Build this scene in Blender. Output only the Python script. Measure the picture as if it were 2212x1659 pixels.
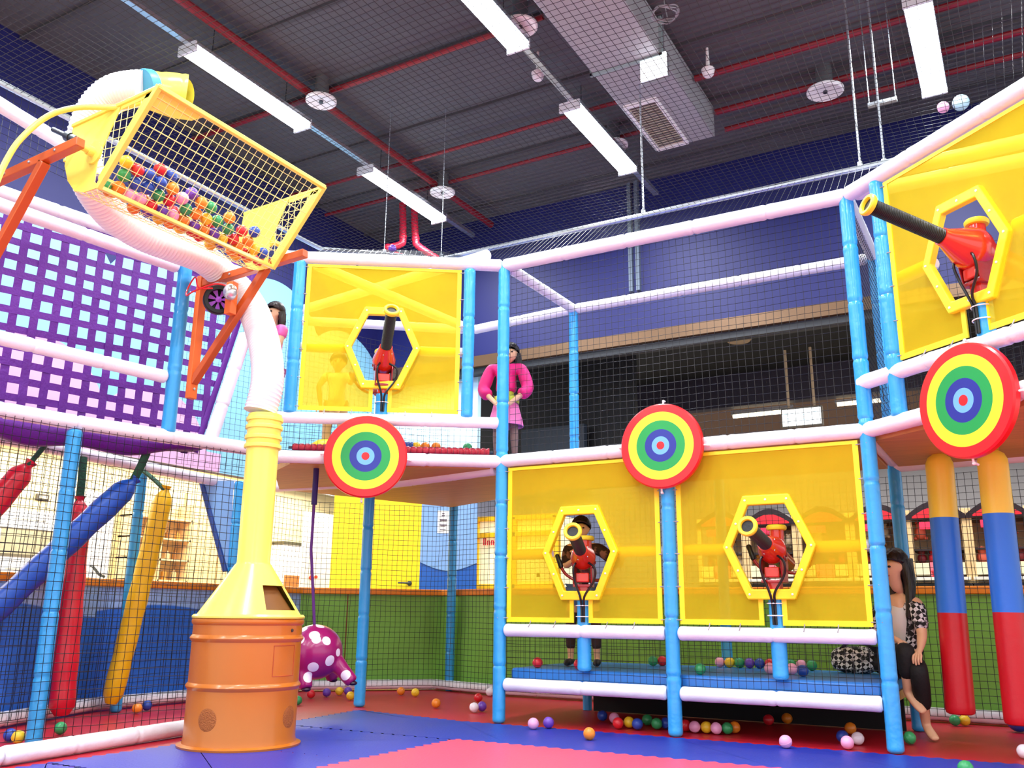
import bpy, bmesh, math, random
from mathutils import Vector, Matrix, Euler
C = bpy.context.scene.collection
for _o in list(bpy.data.objects):
    bpy.data.objects.remove(_o, do_unlink=True)
SC = bpy.context.scene
PI = math.pi
rnd = random.Random(7)

# ------------------------------------------------------------------ camera
YAW, TILT, ROLL = math.radians(29.61), 0.2515, 0.0099
cam = bpy.data.cameras.new('camera')
cam.sensor_width = 36.0
cam.lens = 36.0 * 1938.3 / 2212.0
cam.clip_start = 0.05
camo = bpy.data.objects.new('camera', cam)
C.objects.link(camo)
camo.matrix_world = (Matrix.Translation((0, 0, 0.8)) @ Matrix.Rotation(YAW, 4, 'Z')
                     @ Matrix.Rotation(PI / 2 + TILT, 4, 'X') @ Matrix.Rotation(ROLL, 4, 'Z'))
SC.camera = camo

# ------------------------------------------------------------------ world, exposure
wd = bpy.data.worlds.new('world')
SC.world = wd
wd.use_nodes = True
wd.node_tree.nodes['Background'].inputs[0].default_value = (0.93, 0.96, 1.0, 1)
wd.node_tree.nodes['Background'].inputs[1].default_value = 1.5
SC.view_settings.view_transform = 'Standard'
SC.view_settings.look = 'None'
SC.view_settings.gamma = 1.0
SC.view_settings.use_curve_mapping = False
SC.view_settings.exposure = 0.28
LAMP_POWER = 76.0

# ------------------------------------------------------------------ materials
def lin(h):
    h = h.lstrip('#')
    o = []
    for i in (0, 2, 4):
        c = int(h[i:i + 2], 16) / 255.0
        o.append(c / 12.92 if c <= 0.04045 else ((c + 0.055) / 1.055) ** 2.4)
    return (o[0], o[1], o[2], 1.0)

_M = {}
def mat(name, hexc, rough=0.5, metal=0.0, bump=0.0, bscale=20.0, var=0.0, vscale=6.0, coat=0.0, emit=None, estr=0.0,
        alpha=1.0, spec=0.5, trans=0.0, stretch=None):
    if name in _M:
        return _M[name]
    m = bpy.data.materials.new(name)
    m.use_nodes = True
    nt = m.node_tree
    b = nt.nodes['Principled BSDF']
    b.inputs['Base Color'].default_value = lin(hexc)
    b.inputs['Roughness'].default_value = rough
    b.inputs['Metallic'].default_value = metal
    b.inputs['Specular IOR Level'].default_value = spec
    b.inputs['Coat Weight'].default_value = coat
    b.inputs['Coat Roughness'].default_value = 0.15
    b.inputs['Alpha'].default_value = alpha
    b.inputs['Transmission Weight'].default_value = trans
    if emit:
        b.inputs['Emission Color'].default_value = lin(emit)
        b.inputs['Emission Strength'].default_value = estr
    vec = None
    if bump or var:
        tc = nt.nodes.new('ShaderNodeTexCoord')
        mp = nt.nodes.new('ShaderNodeMapping')
        if stretch:
            mp.inputs['Scale'].default_value = stretch
        nt.links.new(tc.outputs['Object'], mp.inputs['Vector'])
        vec = mp.outputs['Vector']
    if bump:
        n = nt.nodes.new('ShaderNodeTexNoise')
        n.inputs['Scale'].default_value = bscale
        n.inputs['Detail'].default_value = 3.0
        nt.links.new(vec, n.inputs['Vector'])
        bp = nt.nodes.new('ShaderNodeBump')
        bp.inputs['Strength'].default_value = bump
        bp.inputs['Distance'].default_value = 0.02
        nt.links.new(n.outputs['Fac'], bp.inputs['Height'])
        nt.links.new(bp.outputs['Normal'], b.inputs['Normal'])
    if var:
        n = nt.nodes.new('ShaderNodeTexNoise')
        n.inputs['Scale'].default_value = vscale
        n.inputs['Detail'].default_value = 4.0
        nt.links.new(vec, n.inputs['Vector'])
        mx = nt.nodes.new('ShaderNodeMixRGB')
        c = lin(hexc)
        mx.inputs[1].default_value = tuple(max(0, x * (1 - var)) for x in c[:3]) + (1,)
        mx.inputs[2].default_value = tuple(min(1, x * (1 + var)) for x in c[:3]) + (1,)
        nt.links.new(n.outputs['Fac'], mx.inputs[0])
        nt.links.new(mx.outputs[0], b.inputs['Base Color'])
    _M[name] = m
    return m

def nodes_of(name, hexc, rough):
    """fresh principled material for hand-made node graphs"""
    m = mat(name, hexc, rough)
    return m, m.node_tree, m.node_tree.nodes['Principled BSDF']

def ramp2(nt, fac, c1, c2, pos=0.5, w=0.01):
    r = nt.nodes.new('ShaderNodeValToRGB')
    r.color_ramp.elements[0].position = max(0, pos - w)
    r.color_ramp.elements[0].color = lin(c1)
    r.color_ramp.elements[1].position = min(1, pos + w)
    r.color_ramp.elements[1].color = lin(c2)
    nt.links.new(fac, r.inputs[0])
    return r.outputs[0]

def math_n(nt, op, a, b=None, v=None):
    n = nt.nodes.new('ShaderNodeMath')
    n.operation = op
    nt.links.new(a, n.inputs[0])
    if b is not None:
        nt.links.new(b, n.inputs[1])
    elif v is not None:
        n.inputs[1].default_value = v
    return n.outputs[0]

# padded vinyl, plastics, metals
V_BLUE = mat('vinyl_sky_blue', '34A6E8', 0.28, bump=0.4, bscale=11, coat=0.2)
V_WHITE = mat('vinyl_white', 'F1EFF6', 0.32, bump=0.35, bscale=11, coat=0.1)
V_RED = mat('vinyl_red', 'C8102A', 0.33, bump=0.35, bscale=7, coat=0.1)
V_DBLUE = mat('vinyl_royal_blue', '1450B4', 0.38, bump=0.4, bscale=7)
V_YEL = mat('vinyl_yellow', 'E8B90A', 0.38, bump=0.4, bscale=7)
V_GREEN = mat('webbing_dark_green', '0E4A30', 0.6, bump=0.3, bscale=60)
V_PURPLE = mat('webbing_purple', '5C0F8A', 0.55, bump=0.25, bscale=50, var=0.15, vscale=5)
F_YEL = mat('foam_edge_yellow', 'FFE420', 0.45, bump=0.15, bscale=14)
P_YEL = mat('painted_yellow', 'F6EC66', 0.28, coat=0.35, bump=0.05, bscale=14)
P_YELW = mat('painted_yellow_wire', 'F6EE9C', 0.4)
P_ORANGE = mat('painted_orange', 'C26C14', 0.36, coat=0.35, bump=0.08, bscale=11, var=0.06, vscale=3)
P_ORANGED = mat('speaker_grille_brown_orange', 'A85C1E', 0.6, bump=0.5, bscale=120)
P_REDOR = mat('painted_bracket_orange', 'C65A20', 0.35, coat=0.2)
G_RED = mat('gun_red', 'D2301A', 0.22, coat=0.5)
G_DRED = mat('gun_mount_red', '9E0E18', 0.28, coat=0.4, bump=0.1, bscale=20)
BLACK = mat('black_rubber', '0E0E10', 0.45, bump=0.1, bscale=40)
CABLE = mat('black_cable', '0A0A0C', 0.35)
WHITE = mat('white_plastic', 'F4F4F2', 0.35)
STEEL = mat('galvanised_steel', 'C9D0D6', 0.32, metal=0.85, bump=0.1, bscale=30)
DSTEEL = mat('dark_steel', '50565C', 0.4, metal=0.8)
PIPE_RED = mat('sprinkler_pipe_red', '84121E', 0.4)
NETM = mat('net_cord', '0B0C0F', 0.6)
NETW = mat('net_cord_grey', '24272D', 0.5)
TWINE = mat('tie_white', 'EDEDED', 0.5)
PLY = mat('plywood', 'C79A56', 0.55, var=0.25, vscale=3, stretch=(1, 8, 8))
WOODC = mat('pale_wood', 'E4C08A', 0.5, var=0.15, vscale=4, stretch=(6, 1, 1))
DARK = mat('dark_interior', '08080A', 0.8)
SKIN = mat('skin', 'E2B08C', 0.5, bump=0.05, bscale=60)
HAIR = mat('black_hair', '120C0B', 0.4, bump=0.5, bscale=60, stretch=(1, 1, 0.15))
HAIRB = mat('brown_hair', '2A1A14', 0.42, bump=0.5, bscale=60, stretch=(1, 1, 0.15))

# ------------------------------------------------------------------ mesh builder
class MB:
    def __init__(s):
        s.v = []; s.f = []; s.m = []; s.cur = 0
    def mi(s, i):
        s.cur = i; return s
    def add(s, verts, faces):
        o = len(s.v)
        s.v.extend(Vector(p) for p in verts)
        for f in faces:
            s.f.append([o + i for i in f]); s.m.append(s.cur)
        return s
    def box(s, c, size, rot=None):
        x, y, z = (size[0] / 2, size[1] / 2, size[2] / 2)
        R = rot if rot is not None else Matrix.Identity(3)
        c = Vector(c)
        vs = [c + R @ Vector((a * x, b * y, d * z)) for a in (-1, 1) for b in (-1, 1) for d in (-1, 1)]
        return s.add(vs, [(0, 1, 3, 2), (4, 6, 7, 5), (0, 4, 5, 1), (2, 3, 7, 6), (0, 2, 6, 4), (1, 5, 7, 3)])
    def boxr(s, p0, p1):
        return s.box([(a + b) / 2 for a, b in zip(p0, p1)], [abs(b - a) for a, b in zip(p0, p1)])
    def tube(s, pts, r, seg=12, caps=True, closed=False, flat=None):
        pts = [Vector(p) for p in pts]
        n = len(pts)
        rs = list(r) if isinstance(r, (list, tuple)) else [r] * n
        T = []
        for i in range(n):
            if closed:
                d = pts[(i + 1) % n] - pts[i - 1]
            else:
                d = pts[min(i + 1, n - 1)] - pts[max(i - 1, 0)]
            T.append(d.normalized())
        up = Vector((0, 0, 1)) if abs(T[0].z) < 0.9 else Vector((1, 0, 0))
        x = T[0].cross(up).normalized()
        vs, fs = [], []
        for i in range(n):
            x = (x - T[i] * x.dot(T[i])).normalized()
            y = T[i].cross(x)
            for k in range(seg):
                a = 2 * PI * k / seg
                fx = 1.0 if flat is None else flat
                vs.append(pts[i] + (x * math.cos(a) + y * math.sin(a) * fx) * rs[i])
        m = n if closed else n - 1
        for i in range(m):
            j = (i + 1) % n
            for k in range(seg):
                l = (k + 1) % seg
                fs.append((i * seg + k, i * seg + l, j * seg + l, j * seg + k))
        if caps and not closed:
            fs.append(tuple(reversed(range(seg))))
            fs.append(tuple((n - 1) * seg + k for k in range(seg)))
        return s.add(vs, fs)
    def lathe(s, prof, o=(0, 0, 0), axis=(0, 0, 1), seg=32, arc=None):
        """prof: list of (radius, height along axis)"""
        ax = Vector(axis).normalized()
        up = Vector((0, 0, 1)) if abs(ax.z) < 0.9 else Vector((1, 0, 0))
        x = up.cross(ax).normalized(); y = ax.cross(x)
        o = Vector(o)
        vs, fs = [], []
        for (r, h) in prof:
            for k in range(seg):
                a = 2 * PI * k / seg
                vs.append(o + ax * h + (x * math.cos(a) + y * math.sin(a)) * max(r, 1e-5))
        for i in range(len(prof) - 1):
            for k in range(seg):
                l = (k + 1) % seg
                fs.append((i * seg + k, i * seg + l, (i + 1) * seg + l, (i + 1) * seg + k))
        if prof[0][0] > 1e-4:
            fs.append(tuple(reversed(range(seg))))
        if prof[-1][0] > 1e-4:
            fs.append(tuple((len(prof) - 1) * seg + k for k in range(seg)))
        return s.add(vs, fs)
    def ball(s, c, r, seg=20, rings=12, sc=(1, 1, 1), rot=None):
        c = Vector(c)
        R = rot if rot is not None else Matrix.Identity(3)
        vs = [c + R @ Vector((0, 0, r * sc[2]))]
        for i in range(1, rings):
            t = PI * i / rings
            for k in range(seg):
                a = 2 * PI * k / seg
                vs.append(c + R @ Vector((math.sin(t) * math.cos(a) * r * sc[0], math.sin(t) * math.sin(a) * r * sc[1],
                                          math.cos(t) * r * sc[2])))
        vs.append(c - R @ Vector((0, 0, r * sc[2])))
        fs = []
        for k in range(seg):
            fs.append((0, 1 + k, 1 + (k + 1) % seg))
        for i in range(rings - 2):
            for k in range(seg):
                a = 1 + i * seg + k; b = 1 + i * seg + (k + 1) % seg
                fs.append((a, a + seg, b + seg, b))
        last = len(vs) - 1
        base = 1 + (rings - 2) * seg
        for k in range(seg):
            fs.append((last, base + (k + 1) % seg, base + k))
        return s.add(vs, fs)
    def prism(s, poly, off):
        """poly: 3D points, off: extrusion vector (may be concave)"""
        poly = [Vector(p) for p in poly]
        off = Vector(off)
        n = len(poly)
        vs = poly + [p + off for p in poly]
        fs = [tuple(reversed(range(n))), tuple(range(n, 2 * n))]
        for i in range(n):
            j = (i + 1) % n
            fs.append((i, j, n + j, n + i))
        return s.add(vs, fs)
    def ring(s, outer, inner, off):
        """closed band between two equal-length loops, extruded by off"""
        outer = [Vector(p) for p in outer]; inner = [Vector(p) for p in inner]
        off = Vector(off)
        n = len(outer)
        vs = outer + inner + [p + off for p in outer] + [p + off for p in inner]
        fs = []
        for i in range(n):
            j = (i + 1) % n
            fs += [(i, n + i, n + j, j), (2 * n + i, 2 * n + j, 3 * n + j, 3 * n + i),
                   (i, j, 2 * n + j, 2 * n + i), (n + i, 3 * n + i, 3 * n + j, n + j)]
        return s.add(vs, fs)
    def quads(s, fn, nu, nv):
        vs = [fn(i / nu, j / nv) for j in range(nv + 1) for i in range(nu + 1)]
        fs = [(j * (nu + 1) + i, j * (nu + 1) + i + 1, (j + 1) * (nu + 1) + i + 1, (j + 1) * (nu + 1) + i)
              for j in range(nv) for i in range(nu)]
        return s.add(vs, fs)
    def build_each(s, name, mats, parent, **k):
        """every separate piece becomes a part of its own"""
        par = list(range(len(s.v)))
        def find(a):
            while par[a] != a:
                par[a] = par[par[a]]; a = par[a]
            return a
        for f in s.f:
            r = find(f[0])
            for i in f[1:]: par[find(i)] = r
        groups = {}
        for f, m in zip(s.f, s.m): groups.setdefault(find(f[0]), []).append((f, m))
        out = []
        for fs in groups.values():
            b = MB(); idx = {}
            for f, m in fs:
                for i in f:
                    if i not in idx: idx[i] = len(b.v); b.v.append(s.v[i])
                b.f.append([idx[i] for i in f]); b.m.append(m)
            out.append(b.build(name, mats, parent, **k))
        return out
    def build(s, name, mats, parent=None, smooth=35, bevel=0.0, origin=None, solid=0.0):
        me = bpy.data.meshes.new(name)
        if not isinstance(mats, (list, tuple)):
            mats = [mats]
        if parent is not None:
            org = Vector(parent.get('_w', (0, 0, 0)))
        elif origin is not None:
            org = Vector(origin)
        else:
            xs = [p.x for p in s.v]; ys = [p.y for p in s.v]; zs = [p.z for p in s.v]
            org = Vector(((min(xs) + max(xs)) / 2, (min(ys) + max(ys)) / 2, min(zs)))
        me.from_pydata([tuple(p - org) for p in s.v], [], s.f)
        for m in mats:
            me.materials.append(m)
        for p, i in zip(me.polygons, s.m):
            p.material_index = i
        bm = bmesh.new(); bm.from_mesh(me)
        bmesh.ops.recalc_face_normals(bm, faces=bm.faces)
        bm.to_mesh(me); bm.free()
        if smooth:
            me.shade_smooth()
            me.set_sharp_from_angle(angle=math.radians(smooth))
        o = bpy.data.objects.new(name, me)
        C.objects.link(o)
        if parent is not None:
            o.parent = parent
            o['_w'] = tuple(org)
        else:
            o.location = org
            o['_w'] = tuple(org)
        if bevel:
            md = o.modifiers.new('bevel', 'BEVEL'); md.width = bevel; md.segments = 2; md.limit_method = 'ANGLE'
            md.angle_limit = math.radians(40)
        return o

def thing(name, label, cat, loc=(0, 0, 0), group=None):
    o = bpy.data.objects.new(name, None)
    o.empty_display_size = 0.1
    C.objects.link(o)
    o.location = loc
    o['_w'] = tuple(loc)
    o['label'] = label; o['category'] = cat
    if group: o['group'] = group
    return o
def tag(o, label, cat, group=None, kind=None):
    o['label'] = label; o['category'] = cat
    if group: o['group'] = group
    if kind: o['kind'] = kind
    return o
def struct(o):
    o['kind'] = 'structure'; return o
def lab(o, label):
    o['label'] = label; return o

def lerp(a, b, t):
    return Vector(a).lerp(Vector(b), t)
def catmull(pts, n=6):
    P = [Vector(p) for p in pts]
    out = []
    for i in range(len(P) - 1):
        p0 = P[max(i - 1, 0)]; p1 = P[i]; p2 = P[i + 1]; p3 = P[min(i + 2, len(P) - 1)]
        for k in range(n):
            t = k / n
            out.append(0.5 * ((2 * p1) + (p2 - p0) * t + (2 * p0 - 5 * p1 + 4 * p2 - p3) * t * t + (3 * p1 - p0 - 3 * p2 + p3) * t ** 3))
    out.append(P[-1])
    return out

# ------------------------------------------------------------------ repeated builders
def sleeve(mb, p, q, r, seam=0.36, seg=16, seed=0, round_ends=True):
    """foam sleeve wrapped in vinyl: slight wobble, pinched seams, rounded ends"""
    rr = random.Random(seed)
    p = Vector(p); q = Vector(q)
    L = (q - p).length
    n = max(6, int(L / 0.0125))
    pts, rs = [], []
    ns = max(1, round(L / seam))
    for i in range(n + 1):
        t = i / n
        d = t * L
        x = (d / (L / ns)) % 1.0
        k = min(x, 1 - x) * (L / ns)
        pinch = 0.12 * math.exp(-(k / 0.009) ** 2) - 0.03 * math.exp(-((k - .03) / 0.016) ** 2)
        if k == 0 and (i == 0 or i == n):
            pinch = 0
        rad = r * (1 - pinch + 0.018 * math.sin(d * 23 + seed) * rr.random())
        pts.append(p + (q - p) * t); rs.append(rad)
    if round_ends:
        d = (q - p).normalized()
        e = min(0.025, L / 6)
        pts = [p] + [p + d * e * 0.35] + pts[1:-1] + [q - d * e * 0.35] + [q]
        rs = [r * 0.72, r * 0.93] + rs[1:-1] + [r * 0.93, r * 0.72]
    mb.tube(pts, rs, seg)
def post(p, z0, z1, label, m=None, r=0.05, group='blue padded posts', seed=None, r2=None):
    mb = MB()
    sleeve(mb, (p[0], p[1], z0), (p[0], p[1], z1), r, seam=0.40, seed=seed if seed is not None else rnd.randint(0, 99))
    return tag(mb.build('padded_post', m or V_BLUE), label, 'post', group)
def beam(p, q, label, m=None, r=0.048, group='white padded beams'):
    mb = MB()
    sleeve(mb, p, q, r, seam=0.55, seed=rnd.randint(0, 99))
    return tag(mb.build('padded_beam', m or V_WHITE), label, 'beam', group)

def net(label, o, ex, ey, poly=None, size=None, cell=0.05, r=0.0013, m=None, wob=0.004, seg=0.3, group=None, name='safety_net'):
    """square-mesh cord net in the plane o + s*ex + t*ey, clipped to a convex polygon (s,t)"""
    o = Vector(o); ex = Vector(ex).normalized(); ey = Vector(ey); ey = ey.normalized()
    nrm = ex.cross(ey).normalized()
    if poly is None:
        poly = [(0, 0), (size[0], 0), (size[0], size[1]), (0, size[1])]
    mb = MB()
    def span(axis, c):
        hits = []
        for i in range(len(poly)):
            a = poly[i]; b = poly[(i + 1) % len(poly)]
            u0, u1 = a[axis], b[axis]
            if (u0 - c) * (u1 - c) <= 0 and u0 != u1:
                t = (c - u0) / (u1 - u0)
                hits.append(a[1 - axis] + (b[1 - axis] - a[1 - axis]) * t)
        return (min(hits), max(hits)) if len(hits) >= 2 else None
    ph = rnd.random() * 6
    for axis in (0, 1):
        lo = min(p[axis] for p in poly); hi = max(p[axis] for p in poly)
        c = lo + 1e-4
        while c <= hi:
            sp = span(axis, c)
            if sp and sp[1] - sp[0] > 0.01:
                n = max(1, int((sp[1] - sp[0]) / seg))
                pts = []
                for k in range(n + 1):
                    d = sp[0] + (sp[1] - sp[0]) * k / n
                    s_, t_ = (c, d) if axis == 0 else (d, c)
                    w = wob * math.sin(d * 7 + c * 3 + ph) if 0 < k < n else 0
                    if axis == 0: s_ += w
                    else: t_ += w
                    pts.append(o + ex * s_ + ey * t_ + nrm * (wob * 2 * math.sin(s_ * 2.1 + ph) * math.sin(t_ * 1.7)))
                mb.tube(pts, r, seg=3, caps=False)
            c += cell
    return tag(mb.build(name, m or NETM, smooth=0), label, 'net', group)

BALLC = {'red': 'D4202C', 'blue': '2247A8', 'green': '2E9A5A', 'yellow': 'F2C92A', 'orange': 'EE8A22', 'pink': 'F2A8CE',
         'purple': '6B3FB0', 'white': 'EFE6EE', 'sky': 'BFE6F2'}
_ball = {}
def ball_obj(c, color, r=0.04):
    key = (color, r)
    if key not in _ball:
        mb = MB()
        prof = []
        n = 14
        for i in range(n + 1):
            t = PI * i / n
            prof.append((math.sin(t) * r, -math.cos(t) * r))
        k = n // 2                     # moulding seam round the middle
        prof = prof[:k] + [(r * 0.999, -0.0016), (r * 1.022, -0.0008), (r * 1.022, 0.0008), (r * 0.999, 0.0016)] + prof[k + 1:]
        mb.lathe(prof, seg=24)
        o = mb.build('plastic_ball', mat('ball_' + color, BALLC[color], 0.38, coat=0.15), origin=(0, 0, 0))
        _ball[key] = o.data
    else:
        o = bpy.data.objects.new('plastic_ball', _ball[key]); C.objects.link(o)
    o.location = c
    o.rotation_euler = (rnd.random() * 6, rnd.random() * 6, 0)
    o['_w'] = tuple(c)
    return o

# =================================================================== SETTING
A = Vector((-3.665, 6.295, 0)); Mp = Vector((-2.253, 6.295, 0)); B = Vector((-0.842, 6.295, 0))
S = Vector((-5.173, 5.257, 0)); K = Vector((-5.11, 4.983, 0)); L = Vector((-5.452, 3.685, 0)); R = Vector((0.289, 5.358, 0))
H1, H2, H3, H4 = 0.28, 0.683, 2.0175, 3.729
CEIL = 5.9

# ---- floor: concrete slab, red outer mats, blue border mats, red centre mats
MAT_RED = mat('foam_mat_red', 'B4142A', 0.42, bump=0.12, bscale=70, var=0.06, vscale=2)
MAT_BLUE = mat('foam_mat_blue', '1E34A2', 0.42, bump=0.12, bscale=70, var=0.07, vscale=2)
MAT_RED_LIT = mat('foam_mat_red_lit', 'EC486A', 0.40, bump=0.12, bscale=70, var=0.05, vscale=2)  # same foam red, paled for the lamp light falling on the centre
mb = MB(); mb.boxr((-11.5, -9, -0.14), (9, 20, -0.04))
struct(mb.build('floor', mat('mall_floor', 'B9A98E', 0.25, var=0.1, vscale=1.5)))

def toothed(p, q, tooth=0.045, depth=0.018):
    """zig-zag puzzle edge from p to q"""
    p = Vector(p); q = Vector(q)
    d = q - p; n = max(2, int(d.length / tooth)); d = d / n
    nm = Vector((d.y, -d.x, 0)).normalized()
    out = []
    for i in range(n):
        a = p + d * i
        out += [a, a + d * 0.35 + nm * (depth if i % 2 else -depth), a + d * 0.65 + nm * (depth if i % 2 else -depth)]
    return out
def mat_slab(corners, z, th, m, teeth=True):
    pts = []
    for i in range(len(corners)):
        a = Vector((corners[i][0], corners[i][1], z)); b = Vector((corners[(i + 1) % len(corners)][0], corners[(i + 1) % len(corners)][1], z))
        pts += toothed(a, b) if teeth else [a]
    mb = MB(); mb.prism(pts, (0, 0, -th))
    return struct(mb.build('floor', m, smooth=0))
mat_slab([(-6.95, 1.0), (-6.95, 7.6), (-5.80, 8.72), (-4.90, 8.49), (3.2, 8.49), (3.2, 1.0)], -0.004, 0.034, MAT_RED, False)
# the blue border: one foam tile after another, round the centre
BL0, BW0, BW1 = -4.86, 3.3, 6.22
tiles = []
for (u0, u1) in ((-4.98, -3.97), (-3.97, -3.0), (-3.0, -2.25), (-2.25, -1.3), (-1.3, -0.35), (-0.35, 0.6)):
    tiles.append((u0, 5.29, u1, 6.22))
mb = MB()
for (u0, w0, u1, w1) in tiles:
    c3 = (-5.12, 6.42, 0) if u0 < -4.5 else (u0, w1, 0)
    mb.prism(toothed((u0, w0, 0), (u1, w0, 0)) + toothed((u1, w0, 0), (u1, w1, 0)) + toothed((u1, w1, 0), c3) + toothed(c3, (u0, w0, 0)), (0, 0, -0.03))
for (w0, w1) in ((4.3, 5.29), (3.3, 4.3), (2.3, 3.3), (1.3, 2.3)):
    u0 = -4.74 if w1 < 5 else -4.86
    mb.prism(toothed((u0, w0, 0), (-3.40, w0, 0)) + toothed((-3.40, w0, 0), (-3.40, w1, 0)) + toothed((-3.40, w1, 0), (u0, w1, 0)) + toothed((u0, w1, 0), (u0, w0, 0)), (0, 0, -0.03))
struct(mb.build('floor', MAT_BLUE, smooth=0))
# flush apex tile corner under the left upper platform
mat_slab([(-3.42, -1.0), (3.0, -1.0), (3.0, 5.31), (-3.42, 5.31)], 0.003, 0.03, MAT_RED_LIT)

# ---- ceiling: dark sprayed deck with fine ribs
m, nt, bs = nodes_of('ceiling_deck', '2B2C2E', 0.75)
tc = nt.nodes.new('ShaderNodeTexCoord')
wv = nt.nodes.new('ShaderNodeTexWave'); wv.bands_direction = 'Y'; wv.inputs['Scale'].default_value = 3.6; wv.inputs['Distortion'].default_value = 0.3
nt.links.new(tc.outputs['Object'], wv.inputs['Vector'])
bp = nt.nodes.new('ShaderNodeBump'); bp.inputs['Strength'].default_value = 0.3; bp.inputs['Distance'].default_value = 0.03
nt.links.new(wv.outputs['Fac'], bp.inputs['Height']); nt.links.new(bp.outputs['Normal'], bs.inputs['Normal'])
ns = nt.nodes.new('ShaderNodeTexNoise'); ns.inputs['Scale'].default_value = 0.8; ns.inputs['Detail'].default_value = 6
nt.links.new(tc.outputs['Object'], ns.inputs['Vector'])
rp = ramp2(nt, ns.outputs['Fac'], '4A4C50', '5C5E62', 0.5, 0.25)
nt.links.new(rp, bs.inputs['Base Color'])
mb = MB(); mb.boxr((-7.6, -9, CEIL), (9, 9.5, CEIL + 0.12))
struct(mb.build('ceiling', m))
# dark joints across the deck
mb = MB()
for k in range(14):
    mb.boxr((-7.5, -3 + k * 1.0, CEIL - 0.03), (8.0, -2.96 + k * 1.0, CEIL))
struct(mb.build('trim_1', mat('deck_joint', '434448', 0.8)))

# ---- upper walls
W_NAVY = mat('wall_navy', '12145C', 0.6, var=0.12, vscale=1.2)
W_NAVY2 = mat('wall_royal', '10155E', 0.55, var=0.08, vscale=1.5)
mb = MB(); mb.boxr((-7.6, 9.4, 4.0), (9, 9.52, CEIL))
struct(mb.build('wall_back', W_NAVY2))
mb = MB(); mb.boxr((-7.62, -4.0, 2.25), (-7.5, 9.4, CEIL))
struct(mb.build('wall_left', W_NAVY))
BRONZE = mat('bronze_beam', '6E5238', 0.4, metal=0.35, var=0.2, vscale=4)
mb = MB(); mb.boxr((-7.6, 9.36, 3.86), (9, 9.56, 4.0)); struct(mb.build('trim_2', BRONZE))
mb = MB(); mb.boxr((-7.6, 9.42, 3.78), (9, 9.55, 3.86)); struct(mb.build('trim_3', mat('beam_lip', '3A3C40', 0.5, metal=0.4)))
# scalloped pale mural on the left wall and beside it under the beam
def scallop(discs, w0, w1, zlo, n=160):
    up = []
    for i in range(n + 1):
        w = w0 + (w1 - w0) * i / n
        z = zlo + 0.2
        for (c, h, r) in discs:
            if abs(w - c) < r:
                z = max(z, h + math.sqrt(r * r - (w - c) ** 2))
        up.append((w, z))
    return up
W_PALE = mat('mural_pale_blue', '8CCBEA', 0.55, var=0.05, vscale=2)
W_PINKM = mat('mural_pink', 'E9B4DA', 0.55, var=0.05, vscale=2)
up = scallop([(7.45, 3.86, 0.8), (8.75, 3.56, 0.82), (5.95, 3.72, 0.82), (4.55, 3.62, 0.8), (3.1, 3.5, 0.8), (9.8, 3.6, 0.7)], 1.5, 9.4, 2.25)
mb = MB(); mb.prism([(-7.5, w, z) for w, z in up] + [(-7.5, 9.4, 2.25), (-7.5, 1.5, 2.25)], (0.012, 0, 0))
struct(mb.build('wall_left', W_PALE, smooth=0))
up = scallop([(3.2, 2.35, 0.75), (4.6, 2.45, 0.75), (5.9, 2.3, 0.7)], 2.3, 6.8, 2.25)
mb = MB(); mb.prism([(-7.488, w, z) for w, z in up] + [(-7.488, 6.8, 2.25), (-7.488, 2.3, 2.25)], (0.008, 0, 0))
struct(mb.build('wall_left', W_PINKM, smooth=0))
mb = MB(); mb.boxr((-7.6, 9.58, 2.3), (-5.95, 9.66, 3.86)); struct(mb.build('wall_back', mat('wall_pale_white', 'B4D4EA', 0.5)))

# ---- hall behind (dark ceiling, beam, lower brown ceiling, grey end wall)
mb = MB(); mb.boxr((-9, 9.56, 4.62), (9, 14.0, 4.7)); struct(mb.build('ceiling', mat('hall_ceiling', '101014', 0.8)))
mb = MB(); mb.boxr((-9, 14.0, 4.08), (9, 14.2, 4.7)); struct(mb.build('trim_4', mat('hall_beam', '302A3A', 0.6)))
mb = MB(); mb.boxr((-9, 14.2, 4.1), (9, 20.0, 4.18)); struct(mb.build('ceiling', mat('hall_low_ceiling', '7A5A42', 0.6)))
mb = MB(); mb.boxr((-9, 20.0, -0.04), (9, 20.1, 4.2)); struct(mb.build('wall_back', mat('hall_end_wall', 'A7A7B0', 0.6)))
mb = MB(); mb.boxr((-9, 11.5, 2.5), (-4.55, 11.6, 4.65)); struct(mb.build('wall_back', mat('hall_dark_wall', '0A0C16', 0.6)))
mb = MB(); mb.boxr((-9, 11.4, -0.04), (-4.2, 11.5, 2.5)); struct(mb.build('wall_back', mat('hall_slate_wall', '6C7494', 0.6)))
mb = MB(); mb.boxr((-6.2, 11.2, 2.4), (-5.2, 11.3, 3.4)); tag(mb.build('partition_board', mat('slate_board', '2A3546', 0.6)), 'dark slate board standing behind the pink-jacketed girl', 'board')
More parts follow.
